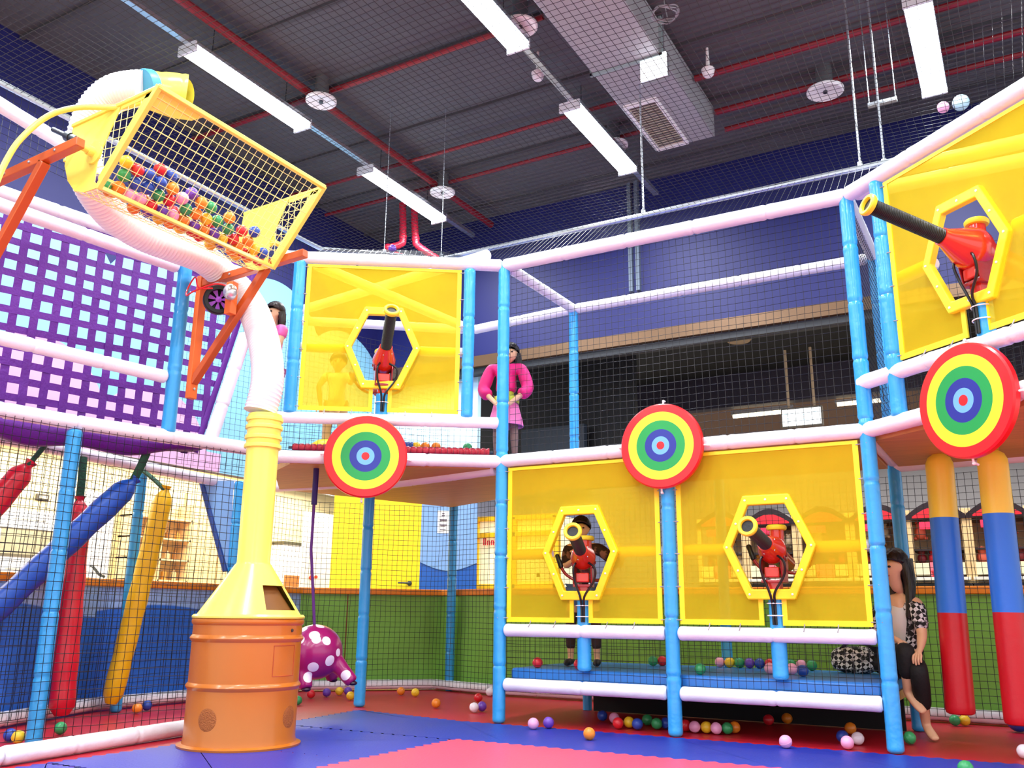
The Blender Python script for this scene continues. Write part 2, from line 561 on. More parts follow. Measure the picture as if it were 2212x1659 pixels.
# room behind the left opening
CREAM = mat('cream_wall', 'F4E6B6', 0.55, var=0.04, vscale=2)
m, nt, bs = nodes_of('cream_tile_wall', 'F2E2AE', 0.5)
tc = nt.nodes.new('ShaderNodeTexCoord'); br = nt.nodes.new('ShaderNodeTexBrick')
mp = nt.nodes.new('ShaderNodeMapping'); mp.inputs['Rotation'].default_value = (0, PI / 2, PI / 2)
nt.links.new(tc.outputs['Object'], mp.inputs['Vector']); nt.links.new(mp.outputs['Vector'], br.inputs['Vector'])
br.inputs['Color1'].default_value = lin('F2E4B0'); br.inputs['Color2'].default_value = lin('EED9A2'); br.inputs['Mortar'].default_value = lin('C9B68A')
br.inputs['Scale'].default_value = 2.2; br.inputs['Mortar Size'].default_value = 0.012; br.offset = 0.0
nt.links.new(br.outputs['Color'], bs.inputs['Base Color'])
mb = MB(); mb.boxr((-9.6, 1.0, -0.04), (-9.5, 12.0, 2.6)); struct(mb.build('wall_left', m))
mb = MB(); mb.boxr((-9.6, 1.0, 2.55), (-7.5, 9.4, 2.62)); struct(mb.build('ceiling', CREAM))

# yellow wall + blue door board beyond the corner (chamfer line)
Q = Vector((-7.6, 8.6, 0)); QD = Vector((1.3, 0.9, 0)).normalized(); QN = Vector((QD.y, -QD.x, 0))
def chamfer(s0, s1, z0, z1, off, th, m, name):
    mb = MB()
    a = Q + QD * s0 + QN * off; b = Q + QD * s1 + QN * off
    mb.prism([(a.x, a.y, z0), (b.x, b.y, z0), (b.x, b.y, z1), (a.x, a.y, z1)], -QN * th)
    return mb.build(name, m, smooth=0)
s715 = (Vector((-7.48, 8.69, 0)) - Q).dot(QD); s908 = (Vector((-6.58, 9.31, 0)) - Q).dot(QD); s1030 = (Vector((-6.0, 9.71, 0)) - Q).dot(QD)
struct(chamfer(s715, s908, -0.04, 2.6, 0.0, 0.08, mat('wall_yellow', 'FFD91C', 0.45), 'wall_corner'))
dr = thing('sliding_door', 'blue panel door with pale upper half beside yellow wall', 'door', (-6.3, 9.5, 0))
chamfer(s908, s1030, -0.04, 2.6, 0.0, 0.06, mat('door_royal_blue', '1F5CB8', 0.45), 'lower_panel').parent = dr
pts = []
for i in range(21):
    t = i / 20
    p = Q + QD * (s908 + (s1030 - s908) * t) + QN * 0.012
    pts.append((p.x, p.y, 1.42 - 0.10 * math.sin(PI * t)))
p1 = Q + QD * s1030 + QN * 0.012; p0 = Q + QD * s908 + QN * 0.012
mb = MB(); mb.prism(pts + [(p1.x, p1.y, 2.6), (p0.x, p0.y, 2.6)], -QN * 0.012)
mb.build('pale_upper_panel', mat('door_pale_blue', '7FA8E0', 0.45), smooth=0).parent = dr
for ch in dr.children:
    ch.matrix_parent_inverse = Matrix.Translation(-Vector((-6.3, 9.5, 0)))
sm = (s908 + s1030) / 2 - 0.08
nt_ = thing('notice_sheet', 'white paper notice with dark marks on blue door', 'sign', tuple(Q + QD * sm + Vector((0, 0, 1.9))))
def onq(s, z, off): 
    p = Q + QD * s + QN * off
    return Vector((p.x, p.y, z))
mb = MB(); mb.prism([onq(sm - 0.07, 1.78, .02), onq(sm + 0.07, 1.78, .02), onq(sm + 0.07, 2.06, .02), onq(sm - 0.07, 2.06, .02)], -QN * 0.004)
mb.build('sheet', WHITE, nt_, smooth=0)
mb = MB()
for (z, w) in ((2.02, .015), (1.995, .02), (1.945, .045), (1.93, .04), (1.88, .045), (1.865, .03), (1.82, .035)):
    mb.prism([onq(sm - w, z - .005, .023), onq(sm + w, z - .005, .023), onq(sm + w, z + .006, .023), onq(sm - w, z + .006, .023)], -QN * 0.002)
mb.build_each('printed_line', mat('notice_ink', '4A3A50', 0.7), nt_, smooth=0)
# door handle on the yellow wall
hd = thing('lever_handle', 'small dark lever handle near right edge of yellow wall', 'handle', tuple(onq(s908 - .2, 1.15, 0)))
mb = MB(); mb.lathe([(0.03, 0), (0.03, 0.012), (0.012, 0.016), (0.012, 0.05)], onq(s908 - .12, 1.16, 0), QN, 16); mb.build('rose', DSTEEL, hd)
mb = MB(); mb.tube([onq(s908 - .12, 1.16, .045), onq(s908 - .2, 1.165, .05), onq(s908 - .26, 1.165, .045)], 0.011, 10); mb.build('lever', DSTEEL, hd)

# ---- low enclosure walls with orange cap
W_BLUEP = None
m, nt, bs = nodes_of('barrier_blue_waves', '1A4AA8', 0.5)
tc = nt.nodes.new('ShaderNodeTexCoord'); sp = nt.nodes.new('ShaderNodeSeparateXYZ'); nt.links.new(tc.outputs['Object'], sp.inputs[0])
sn = math_n(nt, 'SINE', math_n(nt, 'MULTIPLY', sp.outputs['Y'], v=2.6))
zz = math_n(nt, 'ADD', sp.outputs['Z'], math_n(nt, 'MULTIPLY', sn, v=0.055))
nt.links.new(ramp2(nt, zz, '3076DE', 'A2C8F6', 0.80, 0.006), bs.inputs['Base Color'])
BAR_BLUE = m
BAR_GREEN = mat('barrier_green', '7FBE48', 0.5, var=0.18, vscale=1.5)
CAP = mat('cap_orange_wood', 'F08A14', 0.4, var=0.15, vscale=6)
ENC = [(-6.50, 1.2), (-6.42, 4.05), (-6.86, 5.1), (-6.86, 7.56), (-5.80, 8.62), (-4.95, 8.40), (3.3, 8.40)]
def barrier(p, q, m, label, seams=()):
    p = Vector((p[0], p[1], 0)); q = Vector((q[0], q[1], 0))
    d = (q - p).normalized(); n = Vector((-d.y, d.x, 0))
    t = thing('barrier_wall', label, 'low wall', tuple((p + q) / 2), 'low walls round the play area')
    mb = MB()
    a = p + n * 0.06 - d * .05; b = q + n * 0.06 + d * .05
    mb.prism([a, b, b + Vector((0, 0, 1.0)), a + Vector((0, 0, 1.0))], n * 0.08)
    mb.build('panel', m, t, smooth=0)
    mb = MB()
    a = p + n * 0.03 - d * .07; b = q + n * 0.03 + d * .07
    mb.prism([a + Vector((0, 0, 1.0)), b + Vector((0, 0, 1.0)), b + Vector((0, 0, 1.065)), a + Vector((0, 0, 1.065))], n * 0.2)
    mb.build('cap', CAP, t, smooth=0, bevel=0.008)
    if seams:
        mb = MB()
        for s in seams:
            c = p.lerp(q, s) + n * 0.057
            mb.prism([c - d * 0.006, c + d * 0.006, c + d * 0.006 + Vector((0, 0, 1)), c - d * 0.006 + Vector((0, 0, 1))], n * 0.006)
        mb.build('seam_strip', mat('seam_brown', '7A3A14', 0.6), t, smooth=0)
    return t
barrier(ENC[0], ENC[1], BAR_BLUE, 'blue wave-painted low wall at far left edge behind tilted blue roll')
barrier(ENC[1], ENC[2], BAR_BLUE, 'short blue low wall behind the hanging red bag')
barrier(ENC[2], ENC[3], BAR_BLUE, 'blue low wall with orange cap between yellow bag and orange drum')
barrier(ENC[3], ENC[4], BAR_GREEN, 'green low wall with orange cap behind the spotted purple animal swing', (0.32,))
barrier(ENC[4], ENC[5], BAR_GREEN, 'short green low wall right of the rear corner post')
barrier(ENC[5], ENC[6], BAR_GREEN, 'long green low wall with orange cap behind the gun stands')

# white floor rails along the enclosure
def rail(p, q, label, z=0.06, r=0.05):
    return beam((p[0], p[1], z), (q[0], q[1], z), label, r=r, group='white floor rails')
INS = [(-6.42, 1.2), (-6.36, 4.05), (-6.80, 5.1), (-6.80, 7.54), (-5.79, 8.54), (-4.95, 8.33), (3.3, 8.33)]
rail(INS[0], INS[1], 'white floor rail at far left behind tilted blue roll')
rail(INS[1], INS[2], 'white floor rail behind foot of hanging red bag')
rail(INS[2], INS[3], 'white floor rail behind yellow bag and orange drum')
rail(INS[3], INS[4], 'white floor rail below the green wall behind spotted swing')
rail(INS[4], INS[5], 'short white floor rail right of rear corner post')
rail(INS[5], INS[6], 'long white floor rail below green wall behind the gun stands')
rail((-4.66, 1.3), (-4.84, 3.09), 'white floor rail at bottom left corner of the view', 0.05)
rail((-4.845, 3.1), (-5.02, 4.49), 'white floor rail running from bottom left to the orange drum', 0.05)

# nets along the enclosure
ENCN = [(-6.37, 1.2), (-6.31, 4.07), (-6.75, 5.12), (-6.75, 7.52), (-5.78, 8.48), (-4.95, 8.27), (3.3, 8.27)]
for i, lb in enumerate(('black net at far left above blue low wall', 'black net behind hanging red bag', 'black net between yellow bag and orange drum, before cream room',
                        'black net before yellow wall and green low wall', 'black net right of rear corner post before yellow kiosk', 'black net behind the lower gun stands and red claw machines')):
    p = Vector((*ENCN[i], 0.05)); q = Vector((*ENCN[i + 1], 0.05))
    net(lb, p, q - p, (0, 0, 1), size=((q - p).length, 1.93), cell=0.055, r=0.0024, group='nets round the play area')

# ---- ceiling services
def pipe(pts, r, m, name, label, cat, group=None, seg=10):
    mb = MB(); mb.tube(pts, r, seg)
    return tag(mb.build(name, m), label, cat, group)
pipe([(-7.4, 5.93, 5.78), (-3.1, 5.93, 5.78)], 0.028, PIPE_RED, 'sprinkler_pipe', 'red pipe crossing ceiling behind the middle of the upper left lamp', 'pipe', 'red ceiling pipes')
pipe([(-7.4, 7.46, 5.78), (-2.9, 7.46, 5.78)], 0.022, PIPE_RED, 'sprinkler_pipe', 'red pipe crossing ceiling above lower left lamp', 'pipe', 'red ceiling pipes')
pipe([(-7.4, 8.1, 5.78), (-2.9, 8.1, 5.78)], 0.022, PIPE_RED, 'sprinkler_pipe', 'thin red pipe crossing ceiling behind round vent above lower left lamp', 'pipe', 'red ceiling pipes')
pipe([(-2.25, 7.44, 5.78), (6, 7.44, 5.78)], 0.032, PIPE_RED, 'sprinkler_pipe', 'upper red pipe running right from ceiling duct', 'pipe', 'red ceiling pipes')
pipe([(-2.25, 8.08, 5.76), (6, 8.08, 5.76)], 0.032, PIPE_RED, 'sprinkler_pipe', 'middle red pipe running right from duct end, in front of round vent', 'pipe', 'red ceiling pipes')
pipe([(-2.25, 8.42, 5.74), (6, 8.42, 5.74)], 0.028, PIPE_RED, 'sprinkler_pipe', 'lowest red pipe running right from duct end', 'pipe', 'red ceiling pipes')
pipe([(-5.62, 2.0, 5.74), (-5.62, 9.3, 5.74)], 0.04, PIPE_RED, 'sprinkler_pipe', 'dark red pipe running beside the left lamp row', 'pipe', 'red ceiling pipes')
for (pts, lb) in (([(-6.42, 8.43, 5.86), (-6.40, 8.44, 5.40), (-6.42, 8.43, 5.30), (-6.56, 8.35, 5.25)], 'red standpipe elbow turning left above yellow upper screen'),
                  ([(-6.29, 8.50, 5.86), (-6.26, 8.52, 5.38), (-6.22, 8.55, 5.27), (-5.95, 8.70, 5.06)], 'red standpipe bending right above yellow upper screen'),
                  ([(-6.50, 8.37, 5.16), (-6.33, 8.48, 5.10), (-6.15, 8.60, 5.02)], 'short red pipe end below the left standpipe')):
    mb = MB(); mb.tube(catmull(pts, 5), 0.045, 12)
    for p in (pts[1], pts[-1]):
        mb.ball(p, 0.052, 12, 8)
    tag(mb.build('standpipe', mat('standpipe_red', 'C8203A', 0.35)), lb, 'pipe', 'red standpipes')

dt = thing('ceiling_duct', 'grey rectangular air duct running along the ceiling', 'duct', (-2.585, 3.0, 5.5))
GALV = mat('duct_grey', 'A3A5A8', 0.5, metal=0.1, var=0.06, vscale=3)
mb = MB(); mb.boxr((-2.90, -2, 5.5), (-2.27, 8.1, 5.84)); mb.build('duct_body', GALV, dt, bevel=0.006)
mb = MB()
for w in (0.5, 1.7, 2.9, 4.1, 5.3, 6.5):
    for (a, b) in (((-2.925, w, 5.475), (-2.245, w + 0.03, 5.5)), ((-2.925, w, 5.475), (-2.9, w + .03, 5.86)), ((-2.27, w, 5.475), (-2.245, w + .03, 5.86))):
        mb.boxr(a, b)
mb.build_each('joint_flange', mat('flange', '9FB4B4', 0.4, metal=0.4), dt)
gr = thing('air_grille', 'pale rectangular air grille under the end of the duct', 'grille', (-2.69, 7.7, 5.46))
mb = MB(); mb.ring([(-2.86, 7.12, 5.47), (-2.53, 7.12, 5.47), (-2.53, 8.06, 5.47), (-2.86, 8.06, 5.47)], [(-2.83, 7.16, 5.47), (-2.56, 7.16, 5.47), (-2.56, 8.02, 5.47), (-2.83, 8.02, 5.47)], (0, 0, 0.028)); mb.build('frame', WHITE, gr, smooth=0)
mb = MB()
for k in range(20):
    w = 7.18 + k * 0.043
    mb.box((-2.695, w, 5.485), (0.27, 0.03, 0.004), Matrix.Rotation(0.6, 3, 'X'))
mb.build_each('louvre', mat('louvre_beige', 'C9C0A4', 0.5), gr, smooth=0)

# round white ceiling vents
for (u, w, z, r, lb) in ((-5.50, 5.85, 5.62, 0.15, 'round white ceiling vent right of the large upper left lamp'), (-5.55, 8.05, 5.62, 0.15, 'round white ceiling vent above right end of lower left lamp'),
                         (-1.17, 8.02, 5.62, 0.17, 'round white ceiling vent among red pipes right of the duct'), (-3.24, 5.78, 5.62, 0.15, 'round white ceiling vent beside end of top centre lamp'),
                         (-3.33, 8.0, 5.62, 0.15, 'round white ceiling vent behind end of lower centre lamp')):
    t = thing('ceiling_vent', lb, 'vent', (u, w, z), 'round ceiling vents')
    mb = MB(); mb.lathe([(0.02, 0.02), (r * .55, 0.012), (r * 0.9, 0.0), (r, 0.012), (r, 0.03), (r * .6, .05), (0.0, .05)], (u, w, z), seg=32); mb.build('disc', WHITE, t)
    mb = MB(); mb.lathe([(0.0, -0.004), (0.02, 0.0), (0.022, 0.03)], (u, w, z), seg=16); mb.build('centre_screw', DSTEEL, t)
    mb = MB(); mb.lathe([(r * .45, 0.03), (r * .45, CEIL - z)], (u, w, z), seg=20); mb.build('neck', mat('vent_neck', '55585C', 0.6), t)
for (u, w, lb) in ((-3.45, 6.5, 'small white smoke detector left of the centre lamp row'), (-2.05, 7.2, 'small white smoke detector beside the duct')):
    t = thing('smoke_detector', lb, 'smoke detector', (u, w, 5.6), 'smoke detectors')
    mb = MB(); mb.lathe([(0.0, 0), (0.035, 0.003), (0.05, 0.02), (0.055, 0.05), (0.05, 0.06)], (u, w, 5.6), seg=20); mb.build('head', WHITE, t)
    mb = MB(); mb.lathe([(0.058, 0.05), (0.062, 0.075), (0.02, 0.08), (0.012, 0.3)], (u, w, 5.6), seg=20); mb.build('base', WHITE, t)
mb = MB()
for k in range(3):
    c = Vector((-2.06 + .01 * k, 6.05, 5.5 + .012 * k)); 
    mb.tube([c + Vector((0.1 * math.cos(a), 0.1 * math.sin(a), 0.01 * math.sin(3 * a + k))) for a in [2 * PI * i / 28 for i in range(28)]], 0.006, 6, closed=True)
mb.tube([(-2.06, 6.15, 5.51), (-2.1, 6.2, 5.7), (-2.12, 6.2, 5.9)], 0.005, 6)
tag(mb.build('cable_coil', mat('cable_grey', '8E9196', 0.5)), 'coiled grey cable hanging by the duct at top centre', 'cable')
ex = thing('lightbox_sign', 'square glowing white sign hung below the ceiling duct', 'sign', (-2.33, 6.5, 5.25))
mb = MB(); mb.boxr((-2.455, 6.52, 5.27), (-2.205, 6.56, 5.51)); mb.build('housing', STEEL, ex, bevel=0.004)
mb = MB(); mb.boxr((-2.45, 6.512, 5.275), (-2.21, 6.52, 5.505)); mb.build('lit_face', mat('lit_sign', 'FFFFFF', 0.5, emit='F4FAFF', estr=2.2), ex)
mb = MB(); mb.tube([(-2.42, 6.54, 5.5), (-2.42, 6.54, 5.6)], .006, 6); mb.tube([(-2.24, 6.54, 5.5), (-2.24, 6.54, 5.89)], .006, 6); mb.build_each('hanger', STEEL, ex)

# ---- lamps: long rows of fluorescent battens (the room's own light)
LAMP_EMIT = mat('lamp_tube_light', 'FFFFFF', 0.4, emit='EAF3FF', estr=13.0)
def batten(u, w, label, z=5.5, ln=1.45, mesh=True):
    t = thing('fluorescent_lamp', label, 'ceiling lamp', (u, w, z), 'ceiling lamp rows')
    mb = MB(); mb.boxr((u - .11, w - ln / 2, z + .035), (u + .11, w + ln / 2, z + .075)); mb.build('tray', STEEL, t, bevel=.004)
    mb = MB()
    n = 12
    prof = [(math.cos(PI + PI * i / n) * .104, math.sin(PI + PI * i / n) * .06) for i in range(n + 1)]
    mb.prism([(u + x, w - ln / 2 + .02, z + .035 + y) for x, y in prof], (0, ln - .04, 0)); mb.build('diffuser', LAMP_EMIT, t)
    mb = MB()
    for s in (-1, 1):
        mb.boxr((u - .11, w + s * (ln / 2 - .0) - .012, z - .026), (u + .11, w + s * (ln / 2) + .012, z + .075))
    mb.build_each('end_cap', mat('lamp_end_cap', 'E8ECF0', 0.4), t, bevel=.004)
    mb = MB()
    for s in (-1, 1):
        mb.tube([(u, w + s * ln * .32, z + .07), (u, w + s * ln * .32, CEIL)], .004, 6)
    mb.build_each('hanger', DSTEEL, t)
    ld = bpy.data.lights.new('lamp_light', 'AREA'); ld.shape = 'RECTANGLE'; ld.size = 0.15; ld.size_y = ln; ld.energy = LAMP_POWER
    ld.color = (0.95, 0.98, 1.0); ld.spread = math.radians(175)
    lo = bpy.data.objects.new('lamp_light', ld); C.objects.link(lo); lo.parent = t; lo.location = (0, 0, -0.03)
    return t
batten(-5.84, 5.25, 'large fluorescent lamp above the yellow ball bucket, left row')
batten(-5.86, 7.72, 'fluorescent lamp farther along the left row, above yellow screen')
batten(-3.31, 5.15, 'fluorescent lamp cut by the top edge, centre row')
batten(-3.33, 7.65, 'fluorescent lamp at far end of the centre row')
batten(-0.26, 7.58, 'fluorescent lamp at top right corner of the view')
for (u, w) in ((-5.84, 2.7), (-5.84, 0.2), (-3.31, 2.6), (-3.31, 0.1), (-3.31, -2.4), (-0.26, 5.0), (-0.26, 2.5), (-0.26, 0.0), (-0.26, -2.5), (2.8, 5.0), (2.8, 2.5), (2.8, 0.0), (-5.84, -2.3)):
    batten(u, w, 'fluorescent lamp in the rows above the photographer')
for (u, w0, w1, lb) in ((-5.84, -1, 9.2, 'silver lighting track carrying the left lamp row'), (-3.31, -1, 9.2, 'silver lighting track carrying the centre lamp row')):
    mb = MB(); mb.boxr((u - .03, w0, 5.575), (u + .03, w1, 5.62)); tag(mb.build('lighting_track', STEEL), lb, 'track', 'lighting tracks')

# conduits on the back wall
for (du, lb) in ((0, 'left vertical conduit on the blue back wall'), (0.09, 'right vertical conduit on the blue back wall')):
    mb = MB(); mb.boxr((-3.735 + du, 9.34, 4.5), (-3.69 + du, 9.4, 5.9)); tag(mb.build('conduit', mat('conduit_grey', '6F7C8C', .4, metal=.3)), lb, 'conduit', 'wall conduits')

# silver pipes that carry the overhead net, their rods and cords
PZ = 4.2
pipe([(-5.60, 1.0, PZ), (-5.60, 6.1, PZ)], .022, STEEL, 'net_pipe', 'steel net pipe along left side, behind yellow bucket', 'pipe', 'steel net pipes')
pipe([(-5.60, 6.1, PZ), (-4.72, 6.86, PZ)], .022, STEEL, 'net_pipe', 'short steel net pipe over the yellow upper screen', 'pipe', 'steel net pipes')
pipe([(-4.72, 6.86, PZ), (-0.35, 6.86, PZ)], .024, STEEL, 'net_pipe', 'long steel net pipe above the central white top beam', 'pipe', 'steel net pipes')
pipe([(-0.35, 6.86, PZ), (1.1, 5.7, PZ)], .022, STEEL, 'net_pipe', 'steel net pipe behind right yellow screen', 'pipe', 'steel net pipes')
for (u, w, z1, lb) in ((-2.59, 6.86, 5.5, 'hanger rod below the end of the centre lamp row'), (-0.79, 6.86, CEIL, 'tall hanger rod above the right post pair'), (-0.62, 6.9, CEIL, 'thin hanger cord right of the tall rod'),
                       (-4.72, 6.86, CEIL, 'hanger cord at the joint over the yellow upper screen'), (-5.15, 6.5, CEIL, 'thin hanger cord near the red standpipes')):
    mb = MB(); mb.tube([(u, w, PZ), (u, w, PZ + .05)], .02, 10); mb.tube([(u, w, PZ + .03), (u, w, z1)], .009 if 'rod' in lb else .004, 8)
    tag(mb.build('hanger_rod', STEEL), lb, 'hanger', 'net pipe hangers')
mb = MB(); mb.boxr((-.72, 7.12, 4.86), (-.5, 7.16, 4.89)); mb.tube([(-.71, 7.14, 4.88), (-.71, 7.14, 5.9)], .005, 6); mb.tube([(-.51, 7.14, 4.88), (-.51, 7.14, 5.9)], .005, 6)
tag(mb.build('trapeze_hanger', STEEL), 'empty steel trapeze hanger left of the right lamp', 'hanger')

# overhead net and the strips that rise to it
net('large overhead net stretched above the whole play arena', (0, 0, PZ), (1, 0, 0), (0, 1, 0), poly=[(-5.6, 0.6), (-5.6, 6.1), (-4.72, 6.86), (-.35, 6.86), (1.1, 5.7), (1.9, 4.6), (1.9, 0.6)], cell=0.052, r=0.0019, m=NETW, wob=.006, seg=.35, group='overhead nets')
def strip_net(p, q, r_, s_, lb, cell=.052, m=NETW):
    """planar quad p-q (bottom), r_-s_ (top)"""
    p, q, r_, s_ = Vector(p), Vector(q), Vector(r_), Vector(s_)
    ex = (q - p).normalized(); ey = (r_ - p); ey = (ey - ex * ey.dot(ex)).normalized()
    P = lambda x: ((x - p).dot(ex), (x - p).dot(ey))
    net(lb, p, ex, ey, poly=[P(p), P(q), P(s_), P(r_)], cell=cell, r=.0018, m=m, group='overhead nets')
strip_net((A.x, A.y, H4), (B.x, B.y, H4), (-4.2, 6.86, PZ), (-.45, 6.86, PZ), 'sloping net strip between central top beam and steel pipe')
strip_net((S.x, S.y, H4), (A.x, A.y, H4), (-5.55, 6.1, PZ), (-4.72, 6.86, PZ), 'sloping net strip above the yellow upper left screen')
strip_net((B.x, B.y, H4), (.289, 5.358, H4), (-.35, 6.86, PZ), (1.1, 5.7, PZ), 'sloping net strip above the right yellow screen')
strip_net((-5.60, 1.2, 3.75), (-5.60, 6.0, 3.75), (-5.60, 1.2, PZ), (-5.60, 6.0, PZ), 'upright net along left side behind yellow bucket')

# measured positions of loose balls, hose, spout and lever (metres)
FLOOR_BALLS=[(-5.666,3.666,'blue'),
 (-5.544,3.642,'yellow'),
 (-5.726,4.051,'green'),
 (-6.386,5.178,'orange'),
 (-6.505,5.372,'blue'),
 (-7.236,5.458,'green'),
 (-5.818,6.424,'green'),
 (-6.171,6.996,'red'),
 (-6.154,7.204,'purple'),
 (-6.162,7.402,'yellow'),
 (-6.092,7.454,'purple'),
 (-5.739,7.060,'yellow'),
 (-5.669,7.766,'orange'),
 (-5.457,7.717,'yellow'),
 (-4.671,6.926,'orange'),
 (-4.206,6.809,'white'),
 (-4.193,6.915,'purple'),
 (-4.654,7.605,'red'),
 (-4.886,8.205,'white'),
 (-3.244,6.068,'pink'),
 (-3.179,6.182,'purple'),
 (-2.665,5.772,'orange'),
 (-2.900,6.740,'pink'),
 (-2.744,6.445,'red'),
 (-2.699,6.546,'yellow'),
 (-2.604,6.472,'blue'),
 (-2.643,6.767,'green'),
 (-2.496,6.580,'green'),
 (-2.452,6.645,'blue'),
 (-2.282,6.590,'red'),
 (-2.199,6.548,'pink'),
 (-2.118,6.570,'yellow'),
 (-2.044,6.556,'pink'),
 (-1.986,6.595,'green'),
 (-1.952,6.683,'orange'),
 (-1.465,6.117,'pink'),
 (-1.203,6.586,'blue'),
 (-1.124,6.294,'pink'),
 (-1.101,6.545,'white'),
 (-1.239,7.103,'orange'),
 (-0.813,6.766,'green'),
 (-0.412,5.587,'green'),
 (-3.381,7.690,'orange'),
 (-3.043,6.838,'blue'),
 (-1.867,7.301,'red'),
 (-1.770,7.483,'orange'),
 (-0.153,6.487,'white'),
 (-0.633,8.114,'green'),
 (-0.577,8.153,'yellow')]
MAT_BALLS=[(-3.407,6.228,'red'),
 (-3.053,5.895,'red'),
 (-2.108,6.314,'green'),
 (-2.787,7.305,'green'),
 (-2.729,7.355,'red'),
 (-2.205,7.500,'pink'),
 (-2.193,7.500,'green'),
 (-2.164,7.500,'yellow'),
 (-2.035,7.500,'purple'),
 (-1.977,7.500,'blue'),
 (-1.922,7.500,'red'),
 (-1.719,6.843,'pink'),
 (-1.574,6.888,'pink'),
 (-1.457,6.704,'blue'),
 (-1.787,7.500,'blue'),
 (-1.730,7.500,'green'),
 (-1.632,7.500,'pink'),
 (-1.576,7.500,'green')]
DECK_BALLS=[(-4.435,6.032,'blue'),
 (-4.411,6.049,'blue'),
 (-4.374,6.074,'yellow'),
 (-4.310,6.118,'orange'),
 (-4.237,6.169,'orange'),
 (-4.018,6.319,'green')]
BUCKET_BALLS=[(0.127,0.079,-0.015,'yellow'),
 (0.153,0.046,-0.074,'green'),
 (0.209,0.079,-0.016,'red'),
 (0.279,0.084,-0.006,'blue'),
 (0.335,0.100,0.057,'red'),
 (0.420,0.100,0.065,'blue'),
 (0.233,0.047,-0.072,'blue'),
 (0.295,0.055,-0.058,'blue'),
 (0.360,0.080,-0.014,'blue'),
 (0.401,0.052,-0.063,'green'),
 (0.455,0.087,-0.002,'orange'),
 (0.528,0.081,-0.011,'pink'),
 (0.465,0.058,-0.054,'red'),
 (0.590,0.100,0.038,'purple'),
 (0.667,0.097,0.017,'orange'),
 (0.738,0.100,0.029,'green'),
 (0.552,0.050,-0.067,'pink'),
 (0.615,0.058,-0.054,'green'),
 (0.686,0.069,-0.033,'orange'),
 (0.776,0.078,-0.017,'yellow'),
 (0.835,0.083,-0.008,'green'),
 (0.906,0.100,0.040,'orange'),
 (0.940,0.084,-0.007,'green'),
 (0.883,0.063,-0.045,'purple'),
 (1.037,0.093,0.010,'red'),
 (1.136,0.100,0.068,'blue'),
 (1.011,0.063,-0.044,'red'),
 (1.296,0.098,0.018,'blue'),
 (1.210,0.087,-0.001,'yellow'),
 (0.156,0.015,-0.132,'orange'),
 (0.245,0.013,-0.136,'pink'),
 (0.315,0.023,-0.117,'pink'),
 (0.389,0.023,-0.117,'red'),
 (0.471,0.031,-0.103,'purple'),
 (0.111,-0.003,-0.165,'green'),
 (0.646,0.026,-0.112,'orange'),
 (0.720,0.040,-0.085,'purple'),
 (0.803,0.049,-0.069,'orange'),
 (1.113,0.079,-0.016,'orange'),
 (1.084,0.051,-0.066,'orange'),
 (0.961,0.050,-0.068,'yellow')]
HOSE=[(-4.446,4.351,2.122),
 (-4.433,4.382,2.323),
 (-4.528,4.443,2.568),
 (-4.709,4.513,2.857),
 (-4.883,4.541,3.075),
 (-5.012,4.467,3.228),
 (-5.020,4.232,3.306),
 (-5.028,3.986,3.306),
 (-5.061,3.737,3.312),
 (-5.059,3.508,3.350),
 (-5.004,3.310,3.419),
 (-4.944,3.171,3.522),
 (-4.872,3.097,3.678),
 (-4.771,3.074,3.832),
 (-4.630,3.085,3.917),
 (-4.475,3.116,3.922),
 (-4.388,3.142,3.910)]
SPOUT=[(-4.388,3.142,3.910),
 (-4.374,3.231,3.943),
 (-4.350,3.313,3.975),
 (-4.313,3.369,3.978)]
LEVER=[(-4.695,2.508,3.053),
 (-4.717,2.553,3.219),
 (-4.712,2.613,3.392),
 (-4.642,2.710,3.570),
 (-4.526,2.811,3.644),
 (-4.381,2.916,3.659),
 (-4.283,2.995,3.691),
 (-4.193,3.046,3.747)]

# =================================================================== PLAY STRUCTURE
post((A.x, A.y), 0, H4 + .03, 'tall blue post at left corner of the two lower yellow screens')
post((Mp.x, Mp.y), 0, H3 - .05, 'blue post between the two lower yellow screens, below round target')
post((B.x, B.y), 0, H4 + .03, 'tall blue post at right end of the two lower yellow screens')
post((L.x, L.y), 0, H3 - .05, 'blue post behind net at far left beside hanging red bag')
post((-5.30, 6.648), 0, 1.96, 'blue post standing alone under the left round target')
post((-5.589, 8.529), 0, 1.99, 'blue rear corner post in front of blue door')
post((-6.62, 5.16), 0, 2.02, 'thin blue post behind the tilted blue roll', r=0.045)
post((-6.43, 6.11), 0, 2.0, 'blue post hidden behind the yellow tube')
post((-5.29, 4.30), H3 + .02, 3.42, 'blue post carrying the right orange bracket of the bucket')
post((-5.098, 5.309), 2.37, H4 - .03, 'blue post at left edge of the upper left yellow screen')
post((-3.91, 6.126), 2.37, H4 - .05, 'blue post at right edge of the upper left yellow screen')
post((-3.63, 7.60), 2.0, H4, 'slim blue rear post behind girl, up on the deck', r=.045)
post((B.x, 7.60), 0, H4, 'blue rear post behind the right corner post, seen through net')
post((Mp.x, 7.60), 0.02, 2.0, 'blue rear post behind right lower yellow screen', r=.045)
post((-0.612, 6.104), H3 + .03, H4 - .03, 'blue post at left edge of the right yellow screen')

